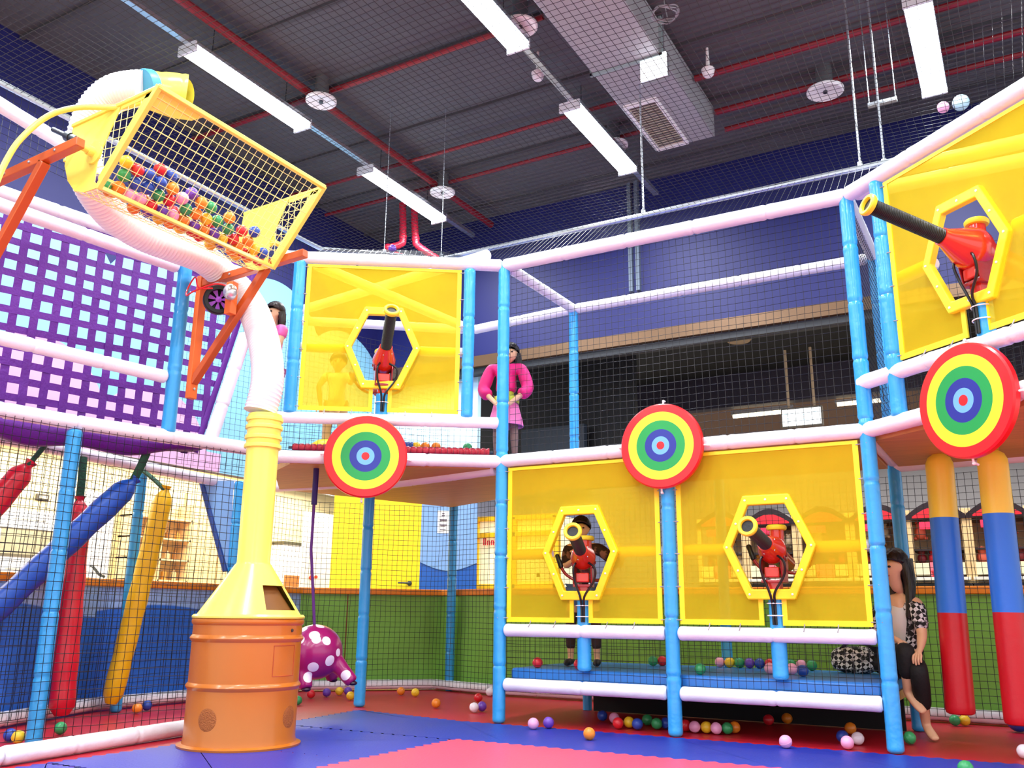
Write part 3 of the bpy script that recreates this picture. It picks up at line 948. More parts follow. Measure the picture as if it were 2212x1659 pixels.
def b2(p, q, z0, z1, label, **k):
    return beam((p[0], p[1], z0), (q[0], q[1], z1), label, **k)
ab = Vector((0.05, 0, 0))
b2(A + ab, Mp - ab, H1, H1, 'lowest white beam left of middle post, before blue step mat')
b2(Mp + ab, B - ab, H1, H1, 'lowest white beam right of middle post, before blue step mat')
b2(A + ab, Mp - ab, H2, H2, 'white beam under the left lower yellow screen')
b2(Mp + ab, B - ab, H2, H2, 'white beam under the right lower yellow screen')
b2(A, Mp, H3, H3, 'white deck beam above left lower yellow screen', r=.052)
b2(Mp, B, H3, H3, 'white deck beam above right lower yellow screen', r=.052)
b2(A, B, H4, H4, 'long white top beam between the tall centre and right posts', r=.056)
b2(A, S, H3 - .005, H3 - .005, 'white deck beam behind the left round target', r=.052)
sa = (A - S).normalized()
b2(S - sa * .02, A - sa * .03, 2.335, 2.335, 'white rail under the upper left yellow screen')
b2(S - sa * .05, A - sa * .02, H4, H4, 'white top beam over the upper left yellow screen', r=.052)
b2((-3.65, 6.36), (-3.63, 7.6), H4, H4, 'white beam running back from top of tall centre post')
b2((-4.85, 7.71), (-3.66, 7.6), H4, H4, 'white rear top beam left of slim rear post')
b2((-3.60, 7.6), (-.90, 7.6), H4, H4, 'long white rear top beam before blue wall')
b2((-6.3, 6.6), (-4.85, 7.71), H4, H4, 'white rear top beam seen through upper left hexagon')
b2((-5.10, 5.50), (-4.88, 7.66), H4, H4, 'white cross beam falling right behind upper left yellow screen')
b2((-6.28, 6.58), (-3.78, 6.22), H4 + .1, H4 + .1, 'white cross beam rising right behind upper left yellow screen')
b2((-5.66, 2.3), L, H3, H3, 'white deck beam at far left edge', r=.052)
b2(L, K, H3, H3, 'white deck beam under the purple web wall', r=.052)
b2(K, S, H3, H3, 'short white deck beam behind the yellow tube top')
b2((-5.60, 2.9), (-5.30, 4.24), 3.36, 3.30, 'white beam across the top of purple web ending at blue post')
b2((-5.62, 2.9), (-5.31, 4.25), 2.49, 2.45, 'white handrail across the purple web')
b2((-6.22, 2.7), (-5.62, 5.15), 3.70, 3.63, 'white beam above the purple web behind the hose')
b2((-5.16, 2.1), (-5.42, 3.55), 3.86, 3.86, 'white beam at upper left behind the yellow lever')
b2((-6.30, 3.2), (-6.67, 6.3), 2.0, 2.0, 'shaded white rear beam behind the hanging bags')
b2((-6.36, 6.50), (-5.60, 8.5), 2.03, 2.03, 'shaded white beam under left deck running to rear corner post', r=.056)
b2((-5.57, 8.52), (-3.66, 7.62), 2.03, 2.03, 'shaded white beam under deck right of rear corner post', r=.056)
b2((-5.36, 6.62), (-6.36, 6.50), 1.99, 1.99, 'shaded white beam under left deck beside yellow tube')
b2((-5.25, 6.66), (-3.75, 6.34), 1.96, 1.96, 'shaded white beam under deck from lone post to centre post')
b2((B.x, 6.36), (B.x, 7.55), H4, H4, 'white beam running back between the right post pair')
br_ = (R - B).normalized()
b2(B, R + br_ * .9, H3, H3, 'white deck beam behind the right round target', r=.054)
b2(B - br_ * .02, R + br_ * .9, 2.345, 2.345, 'white rail under the right yellow screen', r=.052)
b2(B + br_ * .02, R + br_ * .9, H4, H4, 'white top beam over the right yellow screen', r=.056)
b2((B.x + .06, 6.295), (1.6, 6.30), H4, H4, 'white beam seen through top of right yellow screen')
b2((-.45, 6.02), (1.2, 5.95), H4 - .02, H4 - .02, 'lower white beam seen through right yellow screen')
b2((B.x, 6.4), (B.x, 7.55), 2.0, 2.0, 'shaded white deck beam behind tall right post')
b2((B.x, 7.6), (2.0, 7.3), 1.97, 1.97, 'shaded white deck beam behind the striped rolls', r=.055)

# ---- decks
DECK_BLUE = mat('deck_mat_blue', '2C62C4', 0.4, bump=0.15, bscale=20)
STEP_BLUE = mat('step_mat_blue', '2E7ED2', 0.35, bump=0.2, bscale=9)
def deck(name, poly, z, label, hz=.06):
    t = thing(name, label, 'deck', (poly[0][0], poly[0][1], z), 'upper decks')
    mb = MB(); mb.prism([(x, y, z - .05) for x, y in poly], (0, 0, .05)); mb.build('plywood_base', PLY, t, smooth=0)
    mb = MB(); mb.prism([(x, y, z) for x, y in poly], (0, 0, hz)); mb.build('foam_mat', DECK_BLUE, t, smooth=0, bevel=.01)
    return t
deck('play_deck', [(-5.10, 5.36), (-3.69, 6.36), (-3.67, 7.55), (-5.57, 8.45), (-6.28, 6.48), (-5.5, 5.6)], 2.01, 'wooden upper deck behind the left round target')
deck('play_deck', [(-3.63, 6.36), (-.88, 6.36), (-.88, 7.55), (-3.63, 7.55)], 1.99, 'wooden upper deck behind the centre round target')
deck('play_deck', [(-.80, 6.34), (1.0, 4.86), (2.3, 5.6), (2.0, 7.25), (-.80, 7.55)], 2.0, 'wooden upper deck above the striped rolls')
mb = MB(); mb.boxr((-3.42, 7.50, .002), (-.92, 7.54, .236)); tag(mb.build('skirt_board', mat('skirt_black', '0A0A0C', .8)), 'black skirt board closing the back under the step platform', 'board')
t = thing('step_platform', 'low blue padded platform behind the two lower yellow screens', 'platform', (-2.25, 7.0, 0))
mb = MB(); mb.boxr((-3.60, 6.36, .30), (-.90, 7.64, .40)); mb.build('foam_mat', STEP_BLUE, t, bevel=.02)
mb = MB(); mb.boxr((-3.60, 6.38, .24), (-.90, 7.62, .30)); mb.build('plywood_base', PLY, t)
for (u, w) in ((-3.5, 7.55), (-1.0, 7.55)):
    mb = MB(); mb.tube([(u, w, 0), (u, w, .24)], .04, 12); mb.build('leg', V_BLUE, t)

# ---- nets inside the structure
net('black net between tall centre and right posts on upper level', (A.x + .05, 6.33, 2.08), (1, 0, 0), (0, 0, 1), size=(2.72, 1.60), cell=.055, r=.0019, group='structure nets')
net('black net strip below left lower yellow screen', (A.x + .05, 6.325, .33), (1, 0, 0), (0, 0, 1), size=(1.31, .31), cell=.05, r=.0018, group='structure nets')
net('black net strip below right lower yellow screen', (Mp.x + .05, 6.325, .33), (1, 0, 0), (0, 0, 1), size=(1.31, .31), cell=.05, r=.0018, group='structure nets')
net('black net strip below the upper left yellow screen', S + Vector((.02, .03, 2.07)), A - S, (0, 0, 1), size=(1.80, .22), cell=.05, r=.0017, group='structure nets')
net('black net between the right post pair', (B.x + .02, 6.36, 2.08), (0, 1, 0), (0, 0, 1), size=(1.2, 1.6), cell=.05, r=.0018, group='structure nets')
net('black net beside right yellow screen above the deck beam', B + Vector((.05, .02, 2.08)), R - B, (0, 0, 1), size=(1.9, .22), cell=.05, r=.0017, group='structure nets')
net('black net closing the rear of the left deck', (-6.36, 6.5, 2.12), (.76, 2.0, 0), (0, 0, 1), size=(2.1, 1.6), cell=.055, r=.0015, group='structure nets')
net('black net beside pale mural left of upper left screen', (-6.62, 5.5, 2.1), (.26, 1.0, 0), (0, 0, 1), size=(1.05, 1.6), cell=.055, r=.0015, group='structure nets')
def strip2(p, q, p2, q2, lb):
    strip_net(p, q, p2, q2, lb, cell=.055, m=NETM)
net('black net in front of the hanging bags, left of the blue post', (-5.60, 2.0, .04), (.22, 1.70, 0), (0, 0, 1), size=(1.715, 1.94), cell=.055, r=.0022, group='structure nets')
net('black net in front of the hanging bags, between blue post and drum', (-5.375, 3.70, .04), (.32, 1.30, 0), (0, 0, 1), size=(1.36, 1.94), cell=.055, r=.0022, group='structure nets')

net('black net closing the rear above the right deck', (B.x + .05, 7.62, 2.08), (1, -.10, 0), (0, 0, 1), size=(2.6, 1.6), cell=.055, r=.0019, group='structure nets')
# ---- purple web wall
def web_wall():
    t = thing('web_wall', 'purple woven webbing wall with square holes at upper left', 'climbing web', (-6.1, 3.55, 2.1))
    o = Vector((-6.107, 3.553, 0)); d = Vector((.255, .967, 0)).normalized(); n = Vector((.967, -.255, 0)).normalized()
    zb, zt = 2.08, 3.74
    edge = lambda z: 1.48 + (z - 2.2) * 0.235
    pit = .137
    k = 0
    z = zb + .03
    rows = []
    while z < zt:
        rows.append(z); z += .128
    for i, z in enumerate(rows):
        mb = MB()
        s0, s1 = -1.3, edge(z)
        N = 60
        def fn(a, b, z=z, i=i):
            s = s0 + (s1 - s0) * a
            w = .0028 * math.sin(s / pit * PI + i * PI)
            return o + d * s + n * w + Vector((0, 0, z + (b - .5) * .053 + .010 * math.sin(s * 2.4 + i)))
        mb.quads(fn, N, 2)
        ob = mb.build('cross_strap', V_PURPLE, t, smooth=0); md = ob.modifiers.new('solid', 'SOLIDIFY'); md.thickness = .004
    s = -1.25; j = 0
    while s < edge(zt) - .03:
        zlo = zb - .06
        if s > edge(zb): zlo = 2.2 + (s - 1.48) / .235
        mb = MB()
        def fn(a, b, s=s, j=j, zlo=zlo):
            z = zlo + (zt - zlo) * b
            w = -.0028 * math.sin((z - zb) / .128 * PI + j * PI)
            return o + d * (s + (a - .5) * .058 + .004 * math.sin(z * 3 + j)) + n * w + Vector((0, 0, z))
        mb.quads(fn, 2, 30)
        ob = mb.build('upright_strap', V_PURPLE, t, smooth=0); md = ob.modifiers.new('solid', 'SOLIDIFY'); md.thickness = .004
        s += pit; j += 1
    mb = MB()
    pts = [o + d * edge(z) + Vector((0, 0, z)) for z in (zb - .04, 2.6, 3.1, zt)]
    mb.tube(pts, .03, 10, flat=.4); mb.build('edge_hem', V_PURPLE, t)
    mb = MB()      # slack fold hanging below the beam
    def fn(a, b):
        s = -.75 + 2.2 * a
        drop = .13 * math.sin(PI * min(1, max(0, (s + .75) / 2.2))) ** .6
        ang = PI * b
        return o + d * s + n * (.06 - .10 * math.cos(ang)) + Vector((0, 0, zb - .02 - drop * math.sin(ang) - .02 * math.sin(s * 9) * math.sin(ang)))
    mb.quads(fn, 40, 10)
    ob = mb.build('slack_fold', V_PURPLE, t); md = ob.modifiers.new('solid', 'SOLIDIFY'); md.thickness = .004
    return o, d, n, edge
wo, wdv, wn, wedge = web_wall()
mb = MB(); sleeve(mb, wo + wdv * (wedge(2.1) + .075) + wn * .05 + Vector((0, 0, 2.12)), wo + wdv * (wedge(3.1) + .075) + wn * .05 + Vector((0, 0, 3.1)), .055, seam=.3, seed=4)
tag(mb.build('padded_post', V_WHITE), 'slanting white padded pole along right edge of purple web', 'post')
mb = MB(); a_, b_, c_ = Vector((-6.70, 5.95, 1.99)), Vector((-6.47, 6.07, 2.0)), Vector((-6.45, 6.08, 1.16))
t = thing('slide_side_panel', 'pale blue triangular slide board with navy rail, left of yellow tube', 'slide board', tuple(c_)); mb.prism([a_, b_, c_], (-.03, -.05, 0)); mb.build('board', mat('panel_pale_blue', '7FB2E6', .45), t)
mb = MB(); mb.tube([a_ + Vector((-.02, -.05, 0)), c_ + Vector((0, -.04, 0))], .025, 10); mb.build('edge_rail', mat('rail_navy', '1C3E86', .4), t)

# ---- red bead roller in front of left deck
t = thing('bead_roller', 'red segmented roller along front edge of the left deck', 'roller', tuple(S + Vector((0, 0, 2.12))))
sn_ = Vector((sa.y, -sa.x, 0)) * -1
mb = MB()
p0 = S + sn_ * .10 + sa * .12 + Vector((0, 0, 2.106)); p1 = A + sn_ * .10 - sa * .10 + Vector((0, 0, 2.106))
N = int((p1 - p0).length / .012); pts = []; rs = []
for i in range(N + 1):
    pts.append(p0.lerp(p1, i / N)); rs.append(.034 * (1 if i % 4 else .78))
mb.tube(pts, rs, 14); mb.build('beads', mat('roller_red', 'B81C30', .35), t)
mb = MB(); mb.tube([p0 - sa * .03, p1 + sa * .03], .012, 8); mb.build('axle', DSTEEL, t)
t = thing('foam_dome', 'yellow rounded foam lump behind the red roller at left', 'foam block', tuple(S + sn_ * .35 + sa * .45 + Vector((0, 0, 2.12))))
mb = MB(); c = S + sn_ * .42 + sa * .36 + Vector((0, 0, 2.12)); mb.lathe([(.15, 0), (.155, .03), (.14, .07), (.09, .105), (0, .12)], c, seg=28); mb.build('dome', F_YEL, t)
mb = MB(); mb.lathe([(.165, 0), (.165, .02), (.15, .028)], c, seg=28); mb.build('base_rim', mat('rim_dark_yellow', 'D8A80C', .5), t)

# =================================================================== YELLOW MESH SCREENS
m = bpy.data.materials.new('yellow_mesh_fabric'); m.use_nodes = True
nt = m.node_tree
for n_ in list(nt.nodes): nt.nodes.remove(n_)
out = nt.nodes.new('ShaderNodeOutputMaterial'); mx = nt.nodes.new('ShaderNodeMixShader')
tr = nt.nodes.new('ShaderNodeBsdfTransparent'); tr.inputs[0].default_value = lin('FFF3A0')
df = nt.nodes.new('ShaderNodeBsdfDiffuse'); df.inputs[0].default_value = lin('FFE940')
tl = nt.nodes.new('ShaderNodeBsdfTranslucent'); tl.inputs[0].default_value = lin('FFEE50')
m2 = nt.nodes.new('ShaderNodeMixShader'); m2.inputs[0].default_value = 0.3
tc = nt.nodes.new('ShaderNodeTexCoord'); ns = nt.nodes.new('ShaderNodeTexNoise'); ns.inputs['Scale'].default_value = 2.2
nt.links.new(tc.outputs['Object'], ns.inputs['Vector'])
ma = nt.nodes.new('ShaderNodeMapRange'); ma.inputs['From Min'].default_value = .3; ma.inputs['From Max'].default_value = .7
ma.inputs['To Min'].default_value = .33; ma.inputs['To Max'].default_value = .40
nt.links.new(ns.outputs['Fac'], ma.inputs['Value'])
nt.links.new(df.outputs[0], m2.inputs[1]); nt.links.new(tl.outputs[0], m2.inputs[2])
nt.links.new(tr.outputs[0], mx.inputs[1]); nt.links.new(m2.outputs[0], mx.inputs[2]); nt.links.new(ma.outputs[0], mx.inputs[0])
nt.links.new(mx.outputs[0], out.inputs[0])
MESH_Y = m

def screen(p, q, z0, z1, hs, hz, label, s0=.065, s1=None):
    """yellow mesh sheet between two posts, with a padded hexagonal port and a slot for the gun stand"""
    p = Vector((p[0], p[1], 0)); d = Vector((q[0], q[1], 0)) - p; Lg = d.length; d.normalize()
    if s1 is None: s1 = Lg - .065
    n = Vector((d.y, -d.x, 0))
    if n.dot(-p) < 0: n = -n            # towards the arena
    P = lambda s, z, o=0.0: p + d * s + n * o + Vector((0, 0, z))
    t = thing('mesh_screen', label, 'mesh screen', tuple(P((s0 + s1) / 2, z0)), 'yellow mesh screens')
    hx = lambda r: [(hs + r * .255 * a, hz + r * .285 * b) for a, b in ((-.5, -1), (-1, 0), (-.5, 1), (.5, 1), (1, 0), (.5, -1))]
    sw = .062
    h = hx(1.05)
    poly = [(s0, z0), (hs - sw, z0), (hs - sw, h[0][1])] + h + [(hs + sw, h[0][1]), (hs + sw, z0), (s1, z0), (s1, z1), (s0, z1)]
    mb = MB(); mb.prism([P(s, z) for s, z in poly], n * .003); mb.build('mesh_sheet', MESH_Y, t, smooth=0)
    mb = MB(); bw = .036
    for (a, b, c_, e) in ((s0, s0 + bw, z0, z1), (s1 - bw, s1, z0, z1), (s0 + bw, s1 - bw, z1 - bw * .7, z1), (s0 + bw, hs - sw - bw * .9, z0, z0 + bw), (hs + sw + bw * .9, s1 - bw, z0, z0 + bw)):
        mb.prism([P(a, c_, -.003), P(b, c_, -.003), P(b, e, -.003), P(a, e, -.003)], n * .010)
    mb.build_each('edge_hem', F_YEL, t, smooth=0)
    mb = MB()
    for sg in (-1, 1):
        a, b = sorted((hs + sg * sw, hs + sg * (sw + bw * .9)))
        mb.prism([P(a, z0, -.003), P(b, z0, -.003), P(b, hz - .285, -.003), P(a, hz - .285, -.003)], n * .012)
    mb.build_each('slot_hem', F_YEL, t, smooth=0)
    mb = MB(); o_, i_ = hx(1.24), hx(1.0)
    mb.ring([P(s, z, -.012) for s, z in o_], [P(s, z, -.012) for s, z in i_], n * .05)
    mb.build('hexagon_frame', F_YEL, t, smooth=0, bevel=.008)
    mb = MB()                              # press studs round the frame
    for k in range(6):
        for f in (0.0, 0.5):
            a = o_[k]; b = o_[(k + 1) % 6]; c_ = i_[k]; e = i_[(k + 1) % 6]
            s = (a[0] + c_[0]) / 2 * (1 - f) + (b[0] + e[0]) / 2 * f; z = (a[1] + c_[1]) / 2 * (1 - f) + (b[1] + e[1]) / 2 * f
            mb.lathe([(.008, 0), (.007, .004), (0, .006)], P(s, z, .038), n, 10)
    mb.build_each('press_stud', TWINE, t)
    mb = MB()                              # ties to posts and rails
    nz = int((z1 - z0) / .24)
    for k in range(nz + 1):
        z = z0 + .03 + (z1 - z0 - .06) * k / nz
        for s, sg in ((s0, -1), (s1, 1)):
            mb.tube([P(s - sg * .012, z, .008), P(s + sg * .02, z, .018), P(s + sg * .05, z, .035), P(s + sg * .062, z, .05)], .0035, 6)
    ns_ = int((s1 - s0) / .2)
    for k in range(1, ns_):
        s = s0 + (s1 - s0) * k / ns_
        if abs(s - hs) < .1: continue
        mb.tube([P(s, z0 + .01, .008), P(s, z0 - .02, .03), P(s, z0 - .035, .05)], .0035, 6)
    mb.build_each('tie', mat('tie_grey', '9A9AA4', .5), t)
    return P
PA = screen(A, Mp, .745, 1.955, .706, 1.262, 'left lower yellow mesh screen below the deck, boy behind it')
PB = screen(Mp, B, .745, 1.955, .717, 1.268, 'right lower yellow mesh screen below the deck, before claw machines')
dS = (A - S).length
PC = screen(S, A, 2.40, 3.67, (Vector((-4.50, 5.72, 0)) - S).length, 2.945, 'upper left yellow mesh screen above the left round target', s0=.155, s1=(Vector((-3.91, 6.126, 0)) - S).length - .07)
PD = screen(B, R, 2.41, 3.66, (Vector((-.105, 5.686, 0)) - B).length, 2.935, 'right yellow mesh screen above the right round target', s0=.36, s1=1.85)
# stub rails behind the lower screens
for (P_, hs, s1, nm) in ((PA, .706, 1.412, 'left'), (PB, .717, 1.411, 'right')):
    beam(P_(.05, 1.262, -.05), P_(hs - .27, 1.262, -.05), 'short white stub rail left of hexagon in %s lower screen' % nm, r=.04, group='stub rails')
    beam(P_(hs + .27, 1.262, -.05), P_(s1 - .05, 1.262, -.05), 'short white stub rail right of hexagon in %s lower screen' % nm, r=.04, group='stub rails')
beam(PC(.08, 2.95, -.06), PC(.55, 2.95, -.06), 'pale stub rail left of hexagon in upper left screen', r=.04, group='stub rails')
beam(PC(1.12, 2.95, -.06), PC(1.58, 2.95, -.06), 'pale stub rail right of hexagon in upper left screen', r=.04, group='stub rails')
beam(PD(.33, 2.98, -.06), PD(.66, 2.98, -.06), 'pale stub rail left of hexagon in right screen', r=.045, group='stub rails')
beam(PD(1.24, 2.98, -.06), PD(1.8, 2.98, -.06), 'pale stub rail right of hexagon in right screen', r=.045, group='stub rails')

# =================================================================== BALL GUNS
def gun(P0, Mz, zb, label, slot_z, body_back=.34, sc=1.0):
    P0 = Vector(P0); Mz = Vector(Mz)
    f = (Mz - P0); lg = f.length; f.normalize()
    s = f.cross(Vector((0, 0, 1))).normalized(); u = s.cross(f).normalized()
    t = thing('ball_gun', label, 'ball gun', (P0.x, P0.y, zb), 'ball guns')
    mb = MB(); mb.lathe([(.0, -body_back), (.055, -body_back), (.062, -body_back + .02), (.064 * sc, -.06), (.088 * sc, -.005), (.097 * sc, .03 * sc), (.092 * sc, .06 * sc), (.058, .17 * sc), (.054, .19 * sc), (.048, .19 * sc)], P0 + u * .03, f, 28)
    body = mb.build('body', G_RED, t)
    mb = MB()
    for k in range(5):
        a = 2 * PI * k / 5
        mb.lathe([(.006, 0), (.005, .006), (0, .008)], P0 + u * .03 + f * .15 * sc + (s * math.cos(a) + u * math.sin(a)) * .06, (s * math.cos(a) + u * math.sin(a)), 8)
    mb.build_each('screw', STEEL, body)
    prof = []; x = .165 * sc
    while x < lg - .03:
        prof += [(.042, x), (.0455, x + .003), (.0455, x + .007), (.042, x + .010)]; x += .011
    mb = MB(); mb.lathe(prof + [(.042, lg - .02)], P0 + u * .03, f, 24); brl = mb.build('barrel', BLACK, t)
    mb = MB(); mb.lathe([(.043, lg - .035), (.060, lg - .035), (.066, lg - .025), (.066, lg - .008), (.060, lg), (.044, lg), (.040, lg - .006), (.040, lg - .035), (.043, lg - .035)], P0 + u * .03, f, 28); mb.build('muzzle_ring', mat('ring_yellow', 'F0DC30', .4), brl)
    mb = MB(); mb.lathe([(.0, lg - .034), (.0405, lg - .034)], P0 + u * .03, f, 24); mb.build('bore', DARK, brl)
    hb = P0 + u * .06 - f * (.10 if sc == 1 else .005)
    hu = Vector((0, 0, 1)) * .85 + u * .15; hu.normalize()
    mb = MB(); mb.lathe([(.05, 0), (.048, .06), (.048, .155), (.040, .155), (.040, .06)], hb, hu, 24); hop = mb.build('hopper', G_RED, t)
    mb = MB(); mb.lathe([(.042, .14), (.064, .145), (.070, .155), (.070, .168), (.062, .178), (.044, .178), (.042, .14)], hb, hu, 28); mb.build('hopper_ring', mat('ring_yellow', 'F0DC30', .4), hop)
    # mount: yoke with side plates, pivot discs and foot
    fz = Vector((f.x, f.y, 0)).normalized(); sz = Vector((fz.y, -fz.x, 0))
    Rm = Matrix((fz, -sz, Vector((0, 0, 1)))).transposed()
    mb = MB()
    for sg in (-1, 1):
        c = P0 + sz * sg * .062
        mb.prism([c + fz * a + Vector((0, 0, b)) for a, b in ((-.07, -.17), (-.10, -.06), (-.05, .035), (.03, .035), (.085, -.04), (.06, -.17))], sz * sg * .010)
    mb.box(P0 + Vector((0, 0, -.175)), (.15, .145, .02), Rm)
    mount = mb.build('mount_yoke', G_DRED, t, smooth=0, bevel=.004)
    mb = MB()
    for sg in (-1, 1):
        mb.lathe([(.045, 0), (.045, .010), (.035, .014)], P0 + sz * sg * .072, sz * sg, 24)
        mb.lathe([(.012, .014), (.012, .022), (.0, .024)], P0 + sz * sg * .072, sz * sg, 10)
    mb.build('pivot_disc', mat('pivot_dark_red', '7A0C14', .25, coat=.5), mount)
    mb = MB(); mb.box(P0 + fz * .03 + Vector((0, 0, -.115)), (.085, .10, .07), Rm); mb.box(P0 + Vector((0, 0, -.21)), (.09, .085, .07), Rm)
    mb.build('mount_block', G_RED, mount, bevel=.008)
    mb = MB()
    for (a, b) in ((-.05, .05), (-.05, -.05), (.05, .05), (.05, -.05)):
        mb.lathe([(.009, 0), (.009, .008), (0, .011)], P0 + fz * a + sz * b + Vector((0, 0, -.163)), (0, 0, 1), 8)
    mb.build_each('mount_bolt', STEEL, mount)
    # handlebar with grips behind the screen
    hc = P0 - f * .24
    for sg in (-1, 1):
        pts = catmull([hc - u * .05, hc + s * sg * .09 - f * .03 - u * .05, hc + s * sg * .17 - f * .02 - u * .01, hc + s * sg * .21 + u * .04], 5)
        mb = MB(); mb.tube(pts, .012, 10); hb_ = mb.build('handlebar', G_DRED, t)
        g0 = pts[-1]; gd = (s * sg * .35 + u * .9).normalized()
        mb = MB(); mb.tube([g0, g0 + gd * .012, g0 + gd * .11, g0 + gd * .12], [.014, .019, .019, .012], 12); mb.build('grip', BLACK, hb_)
    # stand
    zt = P0.z - .235
    mb = MB(); sleeve(mb, (P0.x, P0.y, zb), (P0.x, P0.y, zt), .052, seam=.5, seed=3); st = mb.build('stand_post', V_BLUE, t)
    for (side, sw) in ((-1, .10), (1, .06)):
        pts = catmull([P0 + fz * .09 + sz * side * .04 + Vector((0, 0, .0)), P0 + fz * .12 + sz * side * sw + Vector((0, 0, -.05)), P0 + fz * .10 + sz * side * sw * .9 + Vector((0, 0, -.14)),
                       P0 + fz * .085 + sz * side * .018 + Vector((0, 0, -.25)), P0 + fz * .062 + sz * side * .010 + Vector((0, 0, -.33)), P0 + fz * .060 + sz * side * .009 + Vector((0, 0, slot_z - P0.z))], 6)
        mb = MB(); mb.tube(pts, .0085, 8); mb.build('cable', CABLE, t)
    for z in (P0.z - .32, P0.z - .40):
        if z < slot_z: continue
        mb = MB(); mb.tube([(P0.x + .058 * math.cos(a) + fz.x * .012, P0.y + .058 * math.sin(a) + fz.y * .012, z) for a in [2 * PI * i / 20 for i in range(20)]], .004, 6, closed=True); mb.build('cable_tie', TWINE, t)
    return f, s, u
PA0 = Vector((-2.955, 6.330, 1.19)); PB0 = Vector((-1.520, 6.33, 1.21))
gun(PC((Vector((-4.49, 5.73, 0)) - S).length, 2.80, -.03), (-4.161, 5.389, 3.119), 2.12, 'red ball gun tipped upward in the upper left yellow screen', 2.40)
gun(PA0, (-2.793, 5.80, 1.352), .40, 'red ball gun held by boy in the left lower screen', .75)
gun(PB0, (-1.541, 5.757, 1.336), .40, 'red ball gun aimed left in the right lower screen', .75)
gun(PD((Vector((-.07, 5.66, 0)) - B).length, 2.885, -.02), (-.591, 5.151, 3.096), 2.12, 'large red ball gun with long black barrel at upper right', 2.40, body_back=.45, sc=1.35)

# =================================================================== ROUND TARGETS
TC = [mat('target_red', 'E0141E', .35, coat=.2), mat('target_yellow', 'F8EA2C', .35, coat=.2), mat('target_green', '12A04A', .35, coat=.2), mat('target_navy', '1E2A96', .35, coat=.2), mat('target_sky', '6DB4F0', .35, coat=.2)]
def target(c, n, label, r=.33):
    c = Vector(c); n = Vector(n).normalized()
    t = thing('round_target', label, 'target', tuple(c - Vector((0, 0, r))), 'round targets')
    mb = MB(); mb.lathe([(0, 0), (r * .97, 0), (r, .012), (r, .045), (r * .97, .056), (r * .80, .058)], c, n, 64); mb.build('red_cushion', TC[0], t)
    for i, (a, b) in enumerate(((.80, .595), (.595, .385), (.385, .215), (.215, .095))):
        mb = MB(); mb.lathe([(r * a, .0555), (r * a, .0585), (r * b, .0585), (r * b, .0555)], c, n, 64); mb.build(('yellow_ring', 'green_ring', 'navy_ring', 'pale_blue_ring')[i], TC[1 + i], t, smooth=30)
    mb = MB(); mb.lathe([(r * .095, .0555), (r * .095, .0595), (0, .0605)], c, n, 32); mb.build('red_bullseye', TC[0], t)
    mb = MB()
    x = n.cross(Vector((0, 0, 1))).normalized(); y = x.cross(n)
    for k in range(4):
        mb = MB()
        a = PI / 2 * k + .05
        e = x * math.cos(a) + y * math.sin(a)
        mb.tube([c + e * r * .99 + n * .02, c + e * (r + .02) + n * .015, c + e * (r + .03) - n * .02], .007, 8)
        mb.ball(c + e * (r + .025) + n * .012, .011, 8, 6)
        mb.build('fixing_loop', TWINE, t)
nS = Vector((sa.y, -sa.x, 0)); nS = nS if nS.dot(-S) > 0 else -nS
nB = Vector((br_.y, -br_.x, 0)); nB = nB if nB.dot(-B) > 0 else -nB
target(Vector((-4.57, 5.67, 2.012)) + nS * .06, nS, 'left round target, below the upper left yellow screen')
target(Vector((-2.253, 6.295 - .06, 2.012)), (0, -1, 0), 'middle round target, on the beam between two lower screens', .315)
target(Vector((-.145, 5.718, 2.015)) + nB * .06, nB, 'right round target, largest, above the striped rolls', .335)

# =================================================================== TIPPING BUCKET
BO = Vector((-4.45, 2.934, 3.37)); BL = 1.402
def bk(p, w, q): return BO + Vector((p, w, q))
t = thing('tipping_bucket', 'yellow wire-fronted tipping bucket full of balls, upper left', 'ball bucket', tuple(bk(0, BL / 2, -.21)))
F_, BF, BR, RL, RT = (.455, .315), (.03, -.205), (-.11, -.205), (-.335, .06), (-.30, .28)
def lp(a, b, k): return (a[0] + (b[0] - a[0]) * k, a[1] + (b[1] - a[1]) * k)
wire = .0022
for side, w in (('left', 0.0), ('right', BL)):
    off = Vector((0, .008 if w == 0 else -.008, 0))
    # curved solid part and strips round the wire window
    arc = [lp(BF, BR, k / 4) for k in range(5)]
    cur = [(-.11 + .0, -.205), (-.20, -.175), (-.28, -.09), (-.33, .02), (-.335, .06)]
    mid_t = lp(F_, RT, .42); mid_b = (.0, -.12)
    solid = [mid_t, (.03, .09), (-.02, -.02), (-.03, -.15), BF, BR] + cur[1:] + [RT]
    mb = MB(); mb.prism([bk(p, w, q) for p, q in solid], off)
    ft = lp(F_, BF, .12); fb = lp(F_, BF, .93)
    mb.prism([bk(*x) for x in [(F_[0], w, F_[1]), (ft[0] - .05, w, F_[1] - .015), (fb[0] - .05, w, fb[1] + .03), (BF[0], w, BF[1])]], off)
    mb.prism([bk(p, w, q) for p, q in (F_, mid_t, (mid_t[0], mid_t[1] - .035), (F_[0] - .04, F_[1] - .035))], off)
    ep = mb.build('end_plate', P_YEL, t, smooth=0)
    mb = MB()
    for k in range(10):
        a = lp((.40, .29), (.0, -.19), k / 9)
        mb.tube([bk(a[0], w + off.y / 2, a[1]), bk(max(-.03, a[0] - .30), w + off.y / 2, a[1] + .02)], wire, 5)
    for k in range(7):
        x = -.02 + k * .055
        mb.tube([bk(x, w + off.y / 2, .30), bk(x, w + off.y / 2, max(-.2, -.205 + (x - .03) * 1.22))], wire, 5)
    mb.build('window_wire', P_YELW, ep)
mb = MB()
